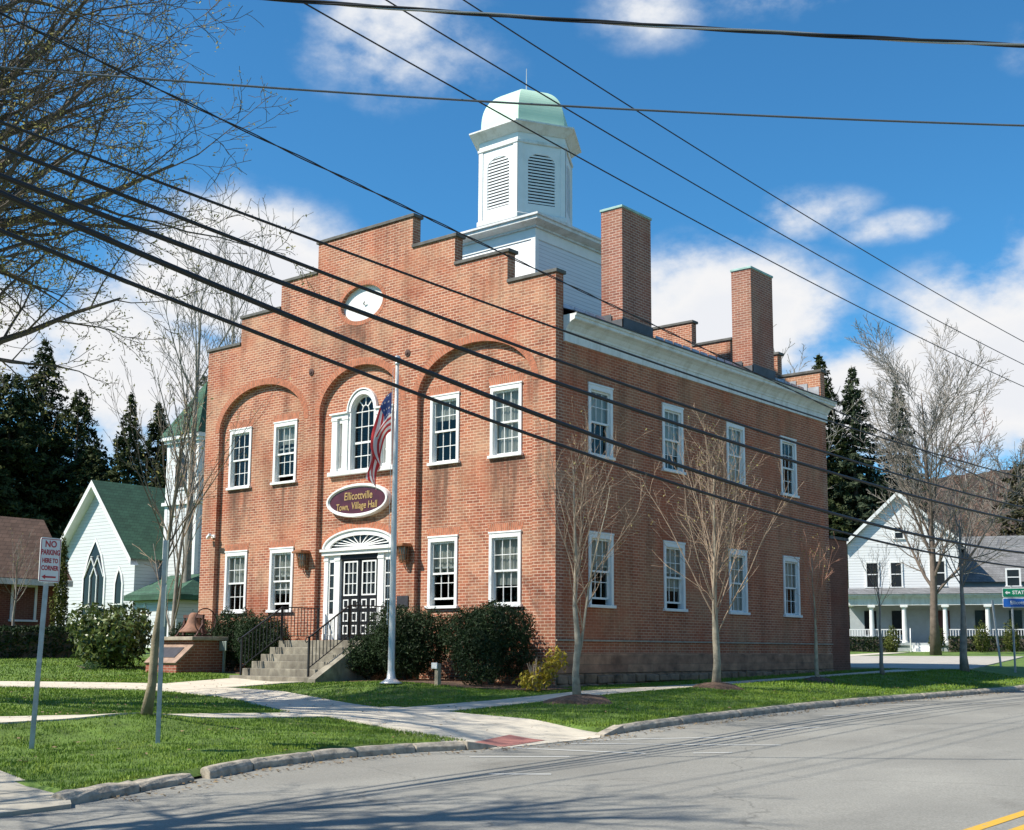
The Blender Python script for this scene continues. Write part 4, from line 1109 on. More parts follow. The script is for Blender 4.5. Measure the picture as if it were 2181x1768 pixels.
def lumps(n, ells, rin=.72, rs=nrs, rough=.16):
    """points near the skin of a set of ellipsoids (x,y,z,rx,ry,rz)"""
    w_ = np.array([e[3]*e[4]+e[4]*e[5]+e[3]*e[5] for e in ells]); w_ = w_/w_.sum()
    idx = rs.choice(len(ells), n, p=w_); E = np.array(ells, float)[idx]
    d = rs.normal(size=(n, 3)); d /= np.linalg.norm(d, axis=1)[:, None]
    k = 1+rough*np.sin(d[:, 0]*7+E[:, 0]*3)*np.sin(d[:, 1]*6+1+E[:, 1])+rough*.8*np.sin(d[:, 2]*9+d[:, 0]*5)
    r = rs.uniform(rin, 1., n)**.6*k+rs.normal(0, .03, n)
    return E[:, :3]+d*r[:, None]*E[:, 3:], d
def stems(base, n, h, spread, rad, mat, parent, name='stem'):
    m = MB()
    for i in range(n):
        a = rnd.uniform(0, 2*pi); q = rnd.uniform(.2, 1)*spread
        p = Vector(base); e = p+Vector((cos(a)*q, sin(a)*q, h*rnd.uniform(.7, 1)))
        md = (p+e)/2+Vector((cos(a), sin(a), 0))*(-.15*q)
        m.tube([p-Vector((0, 0, .05)), md, e], [rad, rad*.7, rad*.3], 4)
    return m.build(name, mat, parent)
def bush(name, loc, ells, n, size, mat, label, cat, group=None, asp=.4, flop=.8, nst=10, stm=BARKD, rin=.6):
    z = g(loc[0], loc[1]); t = thing(name, (loc[0], loc[1], z), label, cat, group)
    E = [(loc[0]+a, loc[1]+b, z+c, d, e, f) for a, b, c, d, e, f in ells]
    C, d = lumps(n, E, rin); k = C[:, 2] > z+.02
    C = C[k]; d = d[k]
    qobj('foliage', quads(C, d, size, asp, flop), mat, t)
    stems((loc[0], loc[1], z), nst, max(e[2]+e[5]*.3 for e in ells), max(e[3] for e in ells)*.7, .03, stm, t)
    return t
YG = 'dark yews along the brick front'
def yew(loc, sx, sy, h, label, n=15000):
    el = []
    for i in range(9):
        a = rnd.uniform(0, 2*pi); q = rnd.uniform(.25, .75)
        el.append((cos(a)*q*sx, sin(a)*q*sy, h*rnd.uniform(.35, .72), sx*rnd.uniform(.38, .55), sy*rnd.uniform(.4, .55), h*rnd.uniform(.26, .36)))
    el.append((0, 0, h*.5, sx*.8, sy*.8, h*.44))
    return bush('yew_bush', loc, el, int(n*2.1), .075, YEW, label, 'bush', YG, asp=.32, flop=1.1, nst=16, rin=.75)
yew((-1.15, -1.0), 1.46, .95, 1.98, 'big dark green yew at the right end of the brick front', 17000)
yew((-3.9, -1.1), 1.30, .95, 1.92, 'dark green yew right behind the flagpole', 17000)
yew((-4.95, -1.35), .62, .62, 1.15, 'low loose yew between the flagpole yew and the front steps', 5000)
yew((-9.75, -.95), .95, .75, 1.75, 'dark yew close against the left side of the front steps', 10000)
yew((-11.4, -.65), 1.0, .55, 1.72, 'dark clipped yew right behind the bell pedestal', 9000)
yew((-13.1, -.65), .95, .6, 1.62, 'dark yew at the left corner of the brick front', 9000)
el = [(cos(a)*.62, sin(a)*.6, .62+.38*(i % 3), .72, .7, .58) for i, a in enumerate(np.linspace(0, 6, 8))]+[(0, 0, .95, 1.05, 1.0, .9)]
bush('rhododendron', (-15.75, -1.9), el, 5200, .19, RHO, 'rounded light green rhododendron at the left of the brick front', 'shrub', asp=.42, flop=.8, rin=.7)
bush('yellow_shrub', (.55, -1.45), [(0, -.1, .22, .40, .36, .24), (.25, .45, .70, .26, .3, .30), (.1, .2, .45, .3, .3, .3)], 700, .13, YEL, 'yellow leaved shrub at the right corner of the brick front', 'shrub', asp=.35, rin=.2, nst=14, stm=TWIGL)
bush('daffodil_clump', (-14.9, -3.1), [(0, 0, .10, .55, .2, .14)], 260, .14, leafmat('daffodil_leaf', (.05,.10,.05), (.09,.16,.06)), 'small clump of daffodil leaves at the foot of the rhododendron', 'flowers', asp=.15, rin=.1, nst=2, stm=TWIGL)
# ------------------------------------------------------------------ bare trees
def grow(P, p, d, L, r, lvl, cfg, rs):
    n = cfg['seg'][lvl]; pts = [p]; rad = [r]; q = p.copy(); dd = d.copy()
    tip = r*cfg['taper'][lvl]
    for i in range(n):
        dd = (dd+Vector((rs.gauss(0, 1), rs.gauss(0, 1), rs.gauss(0, 1)))*cfg['wob'][lvl]+Vector((0, 0, cfg['up'][lvl]))).normalized()
        q = q+dd*(L/n); pts.append(q.copy()); rad.append(r+(tip-r)*(i+1)/n)
    P.append((lvl, pts, rad))
    if lvl+1 >= len(cfg['seg']): return
    k = cfg['kids'][lvl]; k = int(k*rs.uniform(.8, 1.2)+.5)
    ph = rs.uniform(0, 6.28)
    for i in range(k):
        f = cfg['first'][lvl]+(1-cfg['first'][lvl])*(i+rs.uniform(.1, .9))/k
        x = f*n; j = min(int(x), n-1); b = pts[j].lerp(pts[j+1], x-j); br = rad[j]+(rad[j+1]-rad[j])*(x-j)
        ax = (pts[j+1]-pts[j]).normalized(); s = ax.cross(Vector((0, 0, 1)))
        if s.length < .1: s = ax.cross(Vector((1, 0, 0)))
        s.normalize(); u = ax.cross(s); a = ph+i*2.4+rs.uniform(-.4, .4)
        ang = radians(cfg['ang'][lvl])*rs.uniform(.7, 1.3)
        nd = ax*cos(ang)+(s*cos(a)+u*sin(a))*sin(ang)
        if cfg.get('flat') and lvl > 0: nd.z *= cfg['flat']; nd.normalize()
        Lk = L*cfg['len'][lvl]*rs.uniform(.65, 1.2)*(1-.45*(f-cfg['first'][lvl])*cfg.get('conic', 1))
        grow(P, b, nd, Lk, min(br*.8, max(br*cfg['rr'][lvl], .004)), lvl+1, cfg, rs)
def bare_tree(name, loc, cfg, label, cat='tree', group=None, seed=1, limbs=None, bark=BARKL, twig=TWIGL, bud=None, nb=0, bsize=.05, tmin=.0028, dz=0.):
    rs = random.Random(seed); z = g(loc[0], loc[1]) if len(loc) < 3 else loc[2]
    z += dz
    t = thing(name, (loc[0], loc[1], z), label, cat, group); P = []
    base = Vector((loc[0], loc[1], z-.08))
    if limbs:
        tp, tr = limbs['trunk']; pts = [base+Vector(p) for p in tp]; P.append((0, pts, tr))
        for (f, d, L, r) in limbs['limbs']:
            x = f*(len(pts)-1); j = min(int(x), len(pts)-2); b = pts[j].lerp(pts[j+1], x-j)
            grow(P, b, Vector(d).normalized(), L, r, 1, cfg, rs)
    else: grow(P, base, Vector(cfg.get('dir', (0, 0, 1))), cfg['H'], cfg['R'], 0, cfg, rs)
    m = MB(); c = MB(); tips = []
    for lvl, pts, rad in P:
        rad = [max(q, tmin) for q in rad]
        if lvl == 0:
            rad[0] *= 1.35; m.tube(pts, rad, 10, 0)
        else: c.tube(pts, rad, 6 if rad[0] > .04 else (4 if rad[0] > .012 else 3), 0 if rad[0] > .03 else 1, cap=False)
        if lvl >= len(cfg['seg'])-2: tips.append(pts[-1]); tips += [pts[len(pts)//2]] if lvl == len(cfg['seg'])-1 else []
    m.build('trunk', bark, t, smooth=True); c.build('crown', [bark, twig], t)
    if bud and nb:
        T = np.array([tuple(q) for q in tips]); keep = limbs.get('budkeep') if limbs else None
        if keep is not None: T = T[keep(T)]
        if len(T):
            T = T[nrs.randint(0, len(T), nb)]+nrs.normal(0, bsize*.9, (nb, 3))
            qobj('foliage', quads(T, nrs.normal(size=(nb, 3)), bsize, .45, 1.), bud, t)
    return t
YT = 'young bare street trees along the lawn'
def young(loc, H, fork, R, n1, label, seed, spread=26, L=None, twig=TWIGL, bark=BARKL, n2=9, n3=5, nb=250, lean=(0, 0, 0), extra=None, group=YT):
    L = L or (H-fork)*.95
    cfg = dict(seg=[5, 7, 5, 4], taper=[.55, .16, .3, .5], wob=[.02, .075, .10, .12], up=[0, .055, .07, .05], kids=[0, n2, n3, 0], first=[0, .15, .15, 0], ang=[0, 30, 32, 0], len=[0, .36, .42, 0], rr=[0, .5, .55, 0])
    rs = random.Random(seed*13+1)
    top = Vector((lean[0]+rs.uniform(-.08, .08), lean[1]+rs.uniform(-.08, .08), H*.80))
    tp = [(0, 0, 0)]+[tuple(top*f+Vector((rs.uniform(-.03, .03), rs.uniform(-.03, .03), 0))) for f in (.12, .25, .4, .6, .8, 1.)]
    tr = [R, R*.94, R*.86, R*.62, R*.42, R*.27, R*.1]
    lim = []
    for i in range(n1):
        q = i/n1; hh = fork+(H*.8-fork)*.42*q**1.1+rs.uniform(-.08, .08)
        x = min(hh/(H*.8), .85); a = i*2.4+rs.uniform(-.5, .5); sp = radians(spread*(1.3-.85*q)*rs.uniform(.8, 1.2))
        idx = np.interp(x, [0, .12, .25, .4, .6, .8, 1.], np.arange(7))/6
        lim.append((float(idx), (cos(a)*sin(sp), sin(a)*sin(sp), cos(sp)), (H-hh)*(.74+.24*q)*rs.uniform(.85, 1.06), R*.22*(1-.3*q)))
    # leader shoots
    for i in range(4): lim.append((.80+.05*i, (rs.uniform(-.25, .25), rs.uniform(-.25, .25), 1), L*.32, R*.18))
    if extra: lim += extra
    return bare_tree('street_tree', loc, cfg, label, 'tree', group, seed, dict(trunk=(tp, tr), limbs=lim), bark, twig, BUD, nb, .05)
young((3.41, -3.65), 6.0, 1.9, .075, 9, 'bare street tree nearest the red brick pad, forked low beside the hall corner', 3, 21, 3.4, n2=9, n3=4, nb=120, lean=(-.2, .1, 0), extra=[(.18, (.12, .2, 1), 3.8, .035)])
young((3.43, 1.64), 6.5, 1.2, .09, 15, 'widest bare street tree, many upright branches before the middle of the side wall', 8, 21, 4.5, n2=9, n3=4, nb=420)
young((3.45, 6.75), 4.1, 1.5, .055, 8, 'small slim bare street tree before the far end of the side wall', 5, 24, 2.1, n2=5, n3=3, nb=60, twig=simple('reddish_twig', (.38, .2, .14), .8, .2, 6.))
young((3.44, 10.87), 4.2, 1.95, .06, 6, 'slim bare street tree standing before the white house', 6, 28, 1.9, n2=5, n3=3, nb=40, bark=BARKG)
young((3.49, 17.17), 6.3, 2.7, .125, 8, 'sturdier bare street tree nearest the green and blue signs', 9, 34, 3.0, n2=7, n3=4, nb=80, bark=BARKG, twig=TWIGG)
young((2.46, -12.93), 5.7, 2.35, .068, 9, 'leaning bare young tree beside the grey post on the left lawn', 11, 34, 3.1, n2=6, n3=3, nb=160, lean=(.35, .25, 0), bark=simple('mossy_bark', (.24, .20, .13), .9, .3, 7., bmp=.4), twig=simple('olive_twig', (.135, .11, .075), .85, .3, 7.))
young((-23.3, -.9), 4.6, 1.9, .07, 7, 'thin bare young tree in front of the low brick house', 14, 34, 2.6, n2=6, n3=4, nb=60, bark=BARKG, twig=TWIGG)
# the old maple whose limbs reach in from the left
MC = dict(seg=[8, 8, 6, 5, 4], taper=[.5, .14, .14, .3, .5], wob=[.04, .10, .13, .15, .16], up=[0, .03, .03, .035, .02], kids=[0, 12, 7, 5, 0], first=[0, .22, .18, .15, 0], ang=[0, 42, 42, 40, 0], len=[0, .50, .46, .42, 0], rr=[0, .5, .5, .5, 0], conic=.8)
fan_dir = lambda a, e: (cos(radians(a))*cos(radians(e)), sin(radians(a))*cos(radians(e)), sin(radians(e)))
lim = []
for a, e, f, L, r in ((45, 40, .50, 8.4, .20), (30, 24, .44, 7.8, .17), (62, 22, .42, 7.4, .17), (18, 45, .56, 7.8, .18), (75, 42, .54, 8.2, .18), (52, 30, .56, 8.4, .19), (100, 32, .46, 7.0, .16), (-30, 35, .46, 6.5, .15), (-80, 40, .5, 6.5, .15), (150, 35, .48, 7.0, .15), (-140, 40, .5, 6.5, .15), (45, 52, .66, 7.6, .16), (22, 34, .62, 7.8, .16), (64, 36, .64, 8.2, .17), (0, 70, .8, 5.5, .13), (120, 65, .75, 5.5, .13), (35, 26, .68, 7.4, .14), (56, 20, .52, 7.6, .15), (88, 42, .60, 9.6, .17), (78, 38, .64, 9.2, .16), (98, 40, .58, 9.6, .16), (60, 50, .82, 6.6, .12), (84, 46, .74, 8.0, .13)):
    lim.append((f, fan_dir(a, e), L, r))
tp = [(0, 0, 0), (.05, 0, 1.2), (.1, .05, 2.6), (.1, .1, 4.2), (.2, .1, 6.0), (.3, .1, 8.0), (.35, .2, 10.5), (.4, .2, 13.0), (.5, .3, 16.)]
bare_tree('maple_tree', (-6.2, -16.2), MC, 'large old maple with spreading budding limbs at the left edge of the photo', 'tree', None, 21,
          dict(trunk=(tp, [.46, .40, .37, .34, .30, .26, .20, .13, .03]), limbs=lim, budkeep=lambda T: (T[:, 2] < 9.5) | (nrs.uniform(0, 1, len(T)) < .3)), BARKD, simple('maple_twig', (.125, .10, .068), .9, .3, 5.), BUD, 34000, .065, tmin=.0065)
# street trees out of the photo on the left: their shadows fall across the road
for i, (lx_, ly_, H) in enumerate(((5.4, -23.4, 13.), (3.0, -33., 14.))):
    c2 = dict(MC, kids=[0, 8, 6, 4, 0])
    l2 = [(.28+.045*k, fan_dir(k*137, 34+3*k), H*.40*(1-.035*k), .15) for k in range(14)]
    tp2 = [(0, 0, 0), (.05, 0, 1.5), (0, .05, 3), (.1, 0, 5), (.1, .1, 7), (.1, .1, 9), (.1, .1, H)]
    bare_tree('maple_tree', (lx_, ly_), c2, ['roadside maple beyond the driveway, left of the photo', 'roadside maple farther down the street, left of the photo'][i], 'tree', None, 31+i, dict(trunk=(tp2, [.32, .29, .27, .23, .18, .12, .03]), limbs=l2), BARKD, TWIGD, tmin=.008)
# taller bare trees behind
BC = dict(seg=[7, 7, 5, 4], taper=[.12, .2, .3, .5], wob=[.03, .06, .09, .11], up=[.02, .05, .05, .03], kids=[15, 10, 7, 0], first=[.28, .15, .15, 0], ang=[38, 34, 36, 0], len=[.52, .42, .42, 0], rr=[.5, .5, .5, 0], conic=1.1)
def tall(loc, H, R, label, seed, bark=BARKG, twig=TWIGG, bud=None, nb=0, tmin=.012, **kw):
    c = dict(BC, H=H, R=R); c.update(kw)
    return bare_tree('bare_tree', loc, c, label, 'tree', None, seed, None, bark, twig, bud, nb, .13, tmin)
tall((-7.6, 42.97), 14.3, .24, 'tall spreading bare tree directly in front of the white house', 41, kids=[28, 17, 12, 0], first=[.2, .12, .12, 0], len=[.56, .42, .42, 0], ang=[36, 32, 36, 0], bark=simple('brown_bark', (.15, .115, .09), .9, .3, 5., bmp=.4))
tall((-31.6, 12.2), 17., .24, 'tall bare tree just left of the stepped gable, behind the hall', 42, kids=[13, 8, 6, 0], first=[.3, .2, .2, 0], ang=[24, 28, 34, 0])
tall((-33.8, 16.), 17.4, .24, 'second tall bare tree behind the hall, closest to the gable', 43, kids=[13, 8, 6, 0], first=[.3, .2, .2, 0], ang=[22, 28, 34, 0])
tall((-22.4, 5.0), 8.2, .10, 'tall twiggy bare shrub between church tower and hall', 45, kids=[13, 6, 3, 0], first=[.03, .2, .2, 0], ang=[20, 26, 30, 0], len=[.75, .4, .4, 0], bark=TWIGG, twig=TWIGL)
tall((-18., 79.), 14.5, .2, 'bare tree with reddish buds rising right behind the white house', 46, bud=BUDR, nb=1600, twig=simple('red_brown_twig', (.2, .11, .08), .9, .2, 4.), tmin=.02)
tall((-13.5, 76.), 13., .2, 'bare reddish tree behind the grey wing of the white house', 47, bud=BUDR, nb=1600, tmin=.02)
tall((-24.9, 60.3), 18.2, .16, 'thin bare treetop showing just above the rear roof edge', 48, kids=[12, 6, 4, 0], tmin=.02)
# ------------------------------------------------------------------ conifers
def conifer(name, loc, H, W, label, mat=NEED, dens=1., droop=.35, bare=.06, seed=1, pw=.85, size=.46, group=None):
    rs = np.random.RandomState(seed); z0 = g(loc[0], loc[1]); t = thing(name, (loc[0], loc[1], z0), label, 'tree', group)
    m = MB(); m.tube([(loc[0], loc[1], z0-.1), (loc[0]+.05, loc[1], z0+H*.5), (loc[0], loc[1], z0+H*.99)], [H*.016, H*.01, .02], 7); m.build('trunk', BARKD, t)
    C, Nn, S = [], [], []
    z = H*bare
    while z < H*.985:
        f = (z-H*bare)/(H*(1-bare)); L0 = W*(1-f)**pw*(.55+.45*min(1, f*6+.35)); k = max(5, int(rs.uniform(9, 13)*(.6+.4*(1-f))*dens))
        for a in rs.uniform(0, 2*pi, k):
            L = L0*rs.uniform(.62, 1.15); n = max(6, int(L/.062*dens))
            s = np.sqrt(rs.uniform(.02, 1, n)); side = rs.normal(0, .20, n)*L*.42*(1-.3*s)
            dz = -droop*L*s**1.3+.18*L*s*f+.10*L*np.maximum(0, s-.75)*2
            x = np.cos(a)*L*s-np.sin(a)*side; y = np.sin(a)*L*s+np.cos(a)*side
            C.append(np.stack([loc[0]+x, loc[1]+y, z0+z+dz+rs.normal(0, .10, n)-np.abs(side)*.35], 1))
            Nn.append(np.stack([np.cos(a)*.35+0*s, np.sin(a)*.35+0*s, np.ones(n)*.8], 1)); S.append(np.full(n, size*(.65+.5*(1-f))))
        z += max(.22, (.30+.018*H)*(1-.45*f))
    C = np.concatenate(C); Nn = np.concatenate(Nn); S = np.concatenate(S)
    qobj('foliage', quads(C, Nn, S, .36, .6, rs), mat, t)
    return t
CL = 'dark spruces behind the church and the low house'
conifer('spruce_tree', (-57.9, 19.2), 20., 6.4, 'tallest dark spruce of the left group, behind the low brick house', seed=1, droop=.5, dens=1.6, group=CL)
conifer('spruce_tree', (-55., 20.1), 16.2, 6.2, 'dense dark spruce whose crown ends left of the cloud gap', seed=2, droop=.45, dens=1.5, group=CL, pw=.7)
conifer('spruce_tree', (-57.9, 15.), 18., 6.6, 'dark spruce cut by the left edge of the photo', seed=3, droop=.45, dens=1.6, group=CL)
conifer('spruce_tree', (-53., 20.), 12.5, 5., 'low dark spruce right behind the peak of the church gable', seed=4, droop=.4, dens=1.7, group=CL, pw=.7)
conifer('spruce_tree', (-50., 20.7), 15.6, 3.0, 'slim spruce with the sharp lone tip above the church roof', seed=5, droop=.35, dens=1.6, group=CL)
conifer('spruce_tree', (-51.5, 23.8), 15.6, 3.6, 'broad spruce next right of the sharp lone tip', seed=6, droop=.35, dens=1.7, group=CL, pw=.75)
conifer('spruce_tree', (-49.5, 25.8), 17.5, 3.6, 'spruce right behind the church tower spire', seed=7, droop=.35, dens=1.3, mat=NEEDR, group=CL)
conifer('spruce_tree', (-56., 16.), 17., 6.2, 'low dark spruce filling the gap behind the low brick house', seed=8, droop=.35, dens=1.7, group=CL, pw=.65)
conifer('spruce_tree', (-56., 12.), 16.5, 6.8, 'low dark spruce behind the ridge of the low brick house', seed=18, droop=.35, dens=1.7, group=CL, pw=.65)
CR = 'spruces behind the white house'
conifer('spruce_tree', (-23.3, 62.3), 22.3, 4.6, 'dark spruce half hidden by the far corner of the hall', seed=9, droop=.28, dens=1.8, pw=.75, group=CR)
conifer('spruce_tree', (-21.2, 63.3), 21.2, 4.2, 'blue green spruce standing clear just right of the hall', seed=10, droop=.28, dens=1.8, pw=.75, mat=NEEDR, group=CR)
conifer('spruce_tree', (-19.0, 66.5), 20.6, 3.6, 'spruce seen through the tall bare tree', seed=11, droop=.28, dens=1.5, mat=NEEDR, group=CR)
conifer('spruce_tree', (-22.8, 65.7), 14.5, 5.0, 'bushy low spruce between the hall and the white gable', seed=12, droop=.3, dens=1.8, group=CR, pw=.6)
conifer('spruce_tree', (-20.6, 66.7), 13.0, 4.6, 'low spruce behind the white gable roof', seed=13, droop=.3, dens=1.7, group=CR, pw=.6)
conifer('pine_tree', (-11.6, 71.), 13.8, 4.2, 'brownish pine at the right edge above the house wing', mat=leafmat('pine_needles', (.03, .032, .012), (.085, .075, .03), .1), seed=14, droop=.15, dens=1.2, pw=.6)
# far woods that read as one mass
def woods(name, cx_, cy_, len_, dep, h, ax, n, mat, seed, size):
    rs = np.random.RandomState(seed); a = rs.uniform(-.5, .5, n)*len_; b = rs.uniform(-.5, .5, n)*dep
    top = h*(.72+.18*np.sin(a*.42+seed)+.12*np.sin(a*1.3+1)); z = top*rs.uniform(0, 1, n)**.6
    c, s = cos(ax), sin(ax); x = cx_+a*c-b*s; y = cy_+a*s+b*c
    C = np.stack([x, y, gl(x, y)+z], 1)
    o = qobj(name, quads(C, rs.normal(size=(n, 3)), size, .3, 1., rs), mat); o['kind'] = 'stuff'
woods('distant_woods', -66, 24, 70, 8, 14, radians(58), 42000, NEED, 3, .9)
woods('distant_woods', -30, 76, 60, 8, 8.5, radians(20), 22000, leafmat('bare_wood_mass', (.05, .045, .035), (.13, .105, .075), .1), 4, .7)
woods('distant_woods', -4, 96, 60, 6, 8.5, radians(20), 18000, leafmat('brown_wood_mass', (.08, .055, .04), (.19, .12, .085), .1), 5, .6)

# ------------------------------------------------------------------ plants at the houses
for lx_, ly_, h_, lab in ((-12.4, 48.5, 1.55, 'rounded evergreen between first and second porch column'), (-10.05, 49.4, 1.6, 'rounded evergreen right of the tall bare tree trunk'), (-7.7, 50.3, 1.75, 'rounded evergreen before the fourth porch column'), (-6.2, 50.9, 1.9, 'rounded evergreen behind the green and blue signs')):
    bush('clipped_evergreen', (lx_, ly_), [(0, 0, h_*.5, .42, .42, h_*.5), (0, 0, h_*.35, .48, .48, h_*.36)], 1800, .12, ARB, lab, 'shrub', 'clipped evergreens before the porch', nst=3)
bush('arborvitae', (-24.6, 1.6), [(0, 0, 1.3, .33, .33, 1.3), (0, 0, 2.6, .25, .25, 1.6), (0, 0, 3.5, .12, .12, .95)], 5200, .11, ARB, 'tall narrow column shaped evergreen beside the church window', 'shrub', nst=3)
def hedge(a, b, w_, h_, n, label, mat=YEW):
    a = np.array(a); b = np.array(b); d = b-a; L = np.hypot(*d); d = d/L; nn = np.array([-d[1], d[0]]); c = (a+b)/2
    t = thing('hedge', (c[0], c[1], g(*c)), label, 'hedge')
    s = nrs.uniform(0, L, n); k = nrs.randint(0, 3, n); o_ = np.where(k == 0, -w_/2, np.where(k == 1, w_/2, nrs.uniform(-w_/2, w_/2, n)))+nrs.normal(0, .05, n)
    zz = np.where(k == 2, h_, nrs.uniform(.05, h_, n))+nrs.normal(0, .04, n)
    P = a+d*s[:, None]+nn*o_[:, None]; z = gl(P[:, 0], P[:, 1])
    C = np.stack([P[:, 0], P[:, 1], z+zz], 1); qobj('foliage', quads(C, nrs.normal(size=(n, 3)), .15, .4, 1.), mat, t)
    m = MB(); r = w_/2-.09
    q = [a+nn*r, b+nn*r, b-nn*r, a-nn*r]; z0 = min(g(*a), g(*b))-.05; z1 = g(*c)+h_-.1
    m.poly([(p[0], p[1], z1) for p in q]); m.strip([(p[0], p[1]) for p in q], lambda x, y: (x, y, z0), lambda x, y: (x, y, z1)); m.build('branch_mass', BARKD, t)
hedge((-24.9, -7.), (-22.6, 1.5), .8, 1.02, 9000, 'long clipped hedge in front of the low brick house')
hd = Vector((.927, .375))
hp = lambda a, b: (-16.0+.927*a-.375*b, 50.25+.375*a+.927*b)
hedge(hp(-.1, -.9), hp(2.6, -.9), .8, .85, 2200, 'low dark hedge before the left half of the porch')
hedge(hp(5.9, -.9), hp(12, -.9), .8, .85, 4200, 'low dark hedge before the right half of the porch')
woods('distant_woods', -8, -82, 130, 10, 15, radians(-12), 26000, NEED, 6, 1.5)  # unseen woods behind the camera, added so the front windows reflect dark
woods('distant_woods', 66, 40, 150, 10, 13, radians(80), 26000, NEED, 7, 1.5)  # unseen woods off to the right, added to darken the side window reflections

# ------------------------------------------------------------------ white house with the porch
HZ = .2
HM = Matrix(((.927, -.375, 0, -16.0), (.375, .927, 0, 50.25), (0, 0, 1, 0), (0, 0, 0, 1)))
hs = thing('porch_house', (-14.5, 53.5, HZ), 'white clapboard house with steep gable and long columned porch', 'house')
gp_ = [(0, HZ-.6), (6.95, HZ-.6), (6.95, 6.9), (3.2, 10.2), (0, 7.0)]
b0, b1 = 2.3, 12.
m = MB(HM); m.tess([gp_], lambda a, z: (a, b0, z)); m.tess([gp_], lambda a, z: (a, b1, z)); m.strip(gp_, lambda a, z: (a, b0, z), lambda a, z: (a, b1, z)); solid(m.build('wall', SIDEH, hs))
m = MB(HM)
for (xa, za), (xb, zb) in (((3.2, 10.24), (-.35, 6.86)), ((3.2, 10.24), (7.3, 6.75))):
    m.poly([(xa, b0-.3, za), (xb, b0-.3, zb), (xb, b1+.2, zb), (xa, b1+.2, za)]); m.poly([(xa, b0-.3, za+.14), (xb, b0-.3, zb+.14), (xb, b1+.2, zb+.14), (xa, b1+.2, za+.14)])
    m.poly([(xb, b0-.3, zb), (xb, b1+.2, zb), (xb, b1+.2, zb+.14), (xb, b0-.3, zb+.14)])
rf = m.build('roof', SHGY, hs)
m = MB(HM)
for (xa, za), (xb, zb) in (((3.2, 10.24), (-.35, 6.86)), ((3.2, 10.24), (7.3, 6.75))):
    m.poly([(xa, b0-.31, za+.15), (xb, b0-.31, zb+.15), (xb, b0-.31, zb-.14), (xa, b0-.31, za-.14)])
m.build('bargeboard', WHITE, rf)
def hwin(a, z, w_, h_, b=b0, par=hs):
    m = MB(HM); c = .1
    m.box(a-c, a, b-.06, b, z-.08, z+h_+c); m.box(a+w_, a+w_+c, b-.06, b, z-.08, z+h_+c); m.box(a, a+w_, b-.06, b, z+h_, z+h_+c); m.box(a-.05-c, a+w_+.05+c, b-.09, b, z-.14, z-.08); m.box(a, a+w_, b-.05, b-.004, z+h_*.5-.03, z+h_*.5+.03)
    wi = m.build('window', WHITE, par); p = MB(HM); p.poly([(a, b-.02, z-.08), (a+w_, b-.02, z-.08), (a+w_, b-.02, z+h_), (a, b-.02, z+h_)]); p.build('pane', DGLASS, wi)
hwin(1.15, 4.35, .68, 1.45); hwin(2.65, 4.35, .62, 1.45); hwin(5.1, 4.4, .8, 1.45); hwin(2.98, 7.45, .48, .62)
# porch
PL = 13.2
m = MB(HM); m.box(-.1, PL, .0, b0-.003, .56, .72); m.box(-.05, PL-.05, .08, .12, HZ-.6, .56); m.build('porch_floor', PORCHG, hs)
m = MB(HM); m.box(-.05, PL, .05, .33, 3.02, 3.50); m.box(-.15, PL+.1, -.12, .45, 3.50, 3.60); m.box(-.22, PL+.15, -.22, .5, 3.60, 3.70); m.box(-.05, .25, .33, b0, 3.02, 3.5); m.build('porch_beam', WHITED, hs)
m = MB(HM); m.poly([(-.3, -.3, 3.71), (PL+.2, -.3, 3.71), (PL+.2, b0, 4.20), (-.3, b0, 4.20)]); m.poly([(-.3, -.3, 3.71), (-.3, b0, 4.2), (-.3, b0, 3.71)]); m.box(-.1, PL, .34, b0, 3.40, 3.44); m.build('porch_roof', SHGY, hs)
m = MB(HM); m.poly([(0, b0-.012, .72), (7.2, b0-.012, .72), (7.2, b0-.012, 3.4), (0, b0-.012, 3.4)]); m.build('porch_wall', PORCHG, hs)
colx = [1.43, 3.38, 5.8, 8.26, 10.7, 12.9]
for a in colx:
    m = MB(HM); m.lathe((a, .2, 0), [(.19, .72), (.19, .80), (.145, .84), (.15, 1.6), (.125, 2.80), (.13, 2.83), (.17, 2.86), (.17, 2.90)], 14); m.box(a-.22, a+.22, .0, .4, 2.90, 3.018); m.build('column', WHITE, hs)
for xa, xb in ((.0, 1.28), (1.58, 3.2), (5.98, 8.08), (8.44, 10.52), (10.88, 12.7)):
    m = MB(HM); m.box(xa, xb, .17, .23, 1.50, 1.56); m.box(xa, xb, .17, .23, .84, .89); x = xa+.07
    while x < xb-.03: m.box(x-.022, x+.022, .18, .22, .89, 1.50); x += .16
    m.build('railing', WHITE, hs)
m = MB(HM)
for i in range(3): m.box(3.75, 5.1, -.32*(i+1), -.32*i-.003 if i else -.003, -.3, .56-.18*i)
m.build('step', WHITE, hs)
for x in (3.7, 5.15):
    m = MB(HM); m.bar((x, -1.0, .95), (x, .1, 1.58), .05, .07); m.bar((x, -1.0, .05), (x, -1.0, 1.0), .07, .07)
    for k in range(5): f = (k+.5)/5; m.bar((x, -1.0+1.1*f, .1+.6*f), (x, -1.0+1.1*f, .95+.63*f), .035, .035)
    m.build('step_rail', WHITE, hs)
m = MB(HM); m.box(5.25, 6.1, b0-.07, b0-.013, .72, 2.75); m.build('door', simple('dark_red_door', (.09, .025, .02), .5, .2, 4.), hs)
m = MB(HM); m.box(3.5, 4.9, b0-.05, b0-.013, .72, 2.8); m.build('door_screen', PORCHG, hs)
for a in (.9, 2.6, 7.6, 9.6, 11.2):
    m = MB(HM); m.box(a, a+.75, b0-.05, b0-.013, 1.25, 2.75); m.build('porch_window', DGLASS, hs)
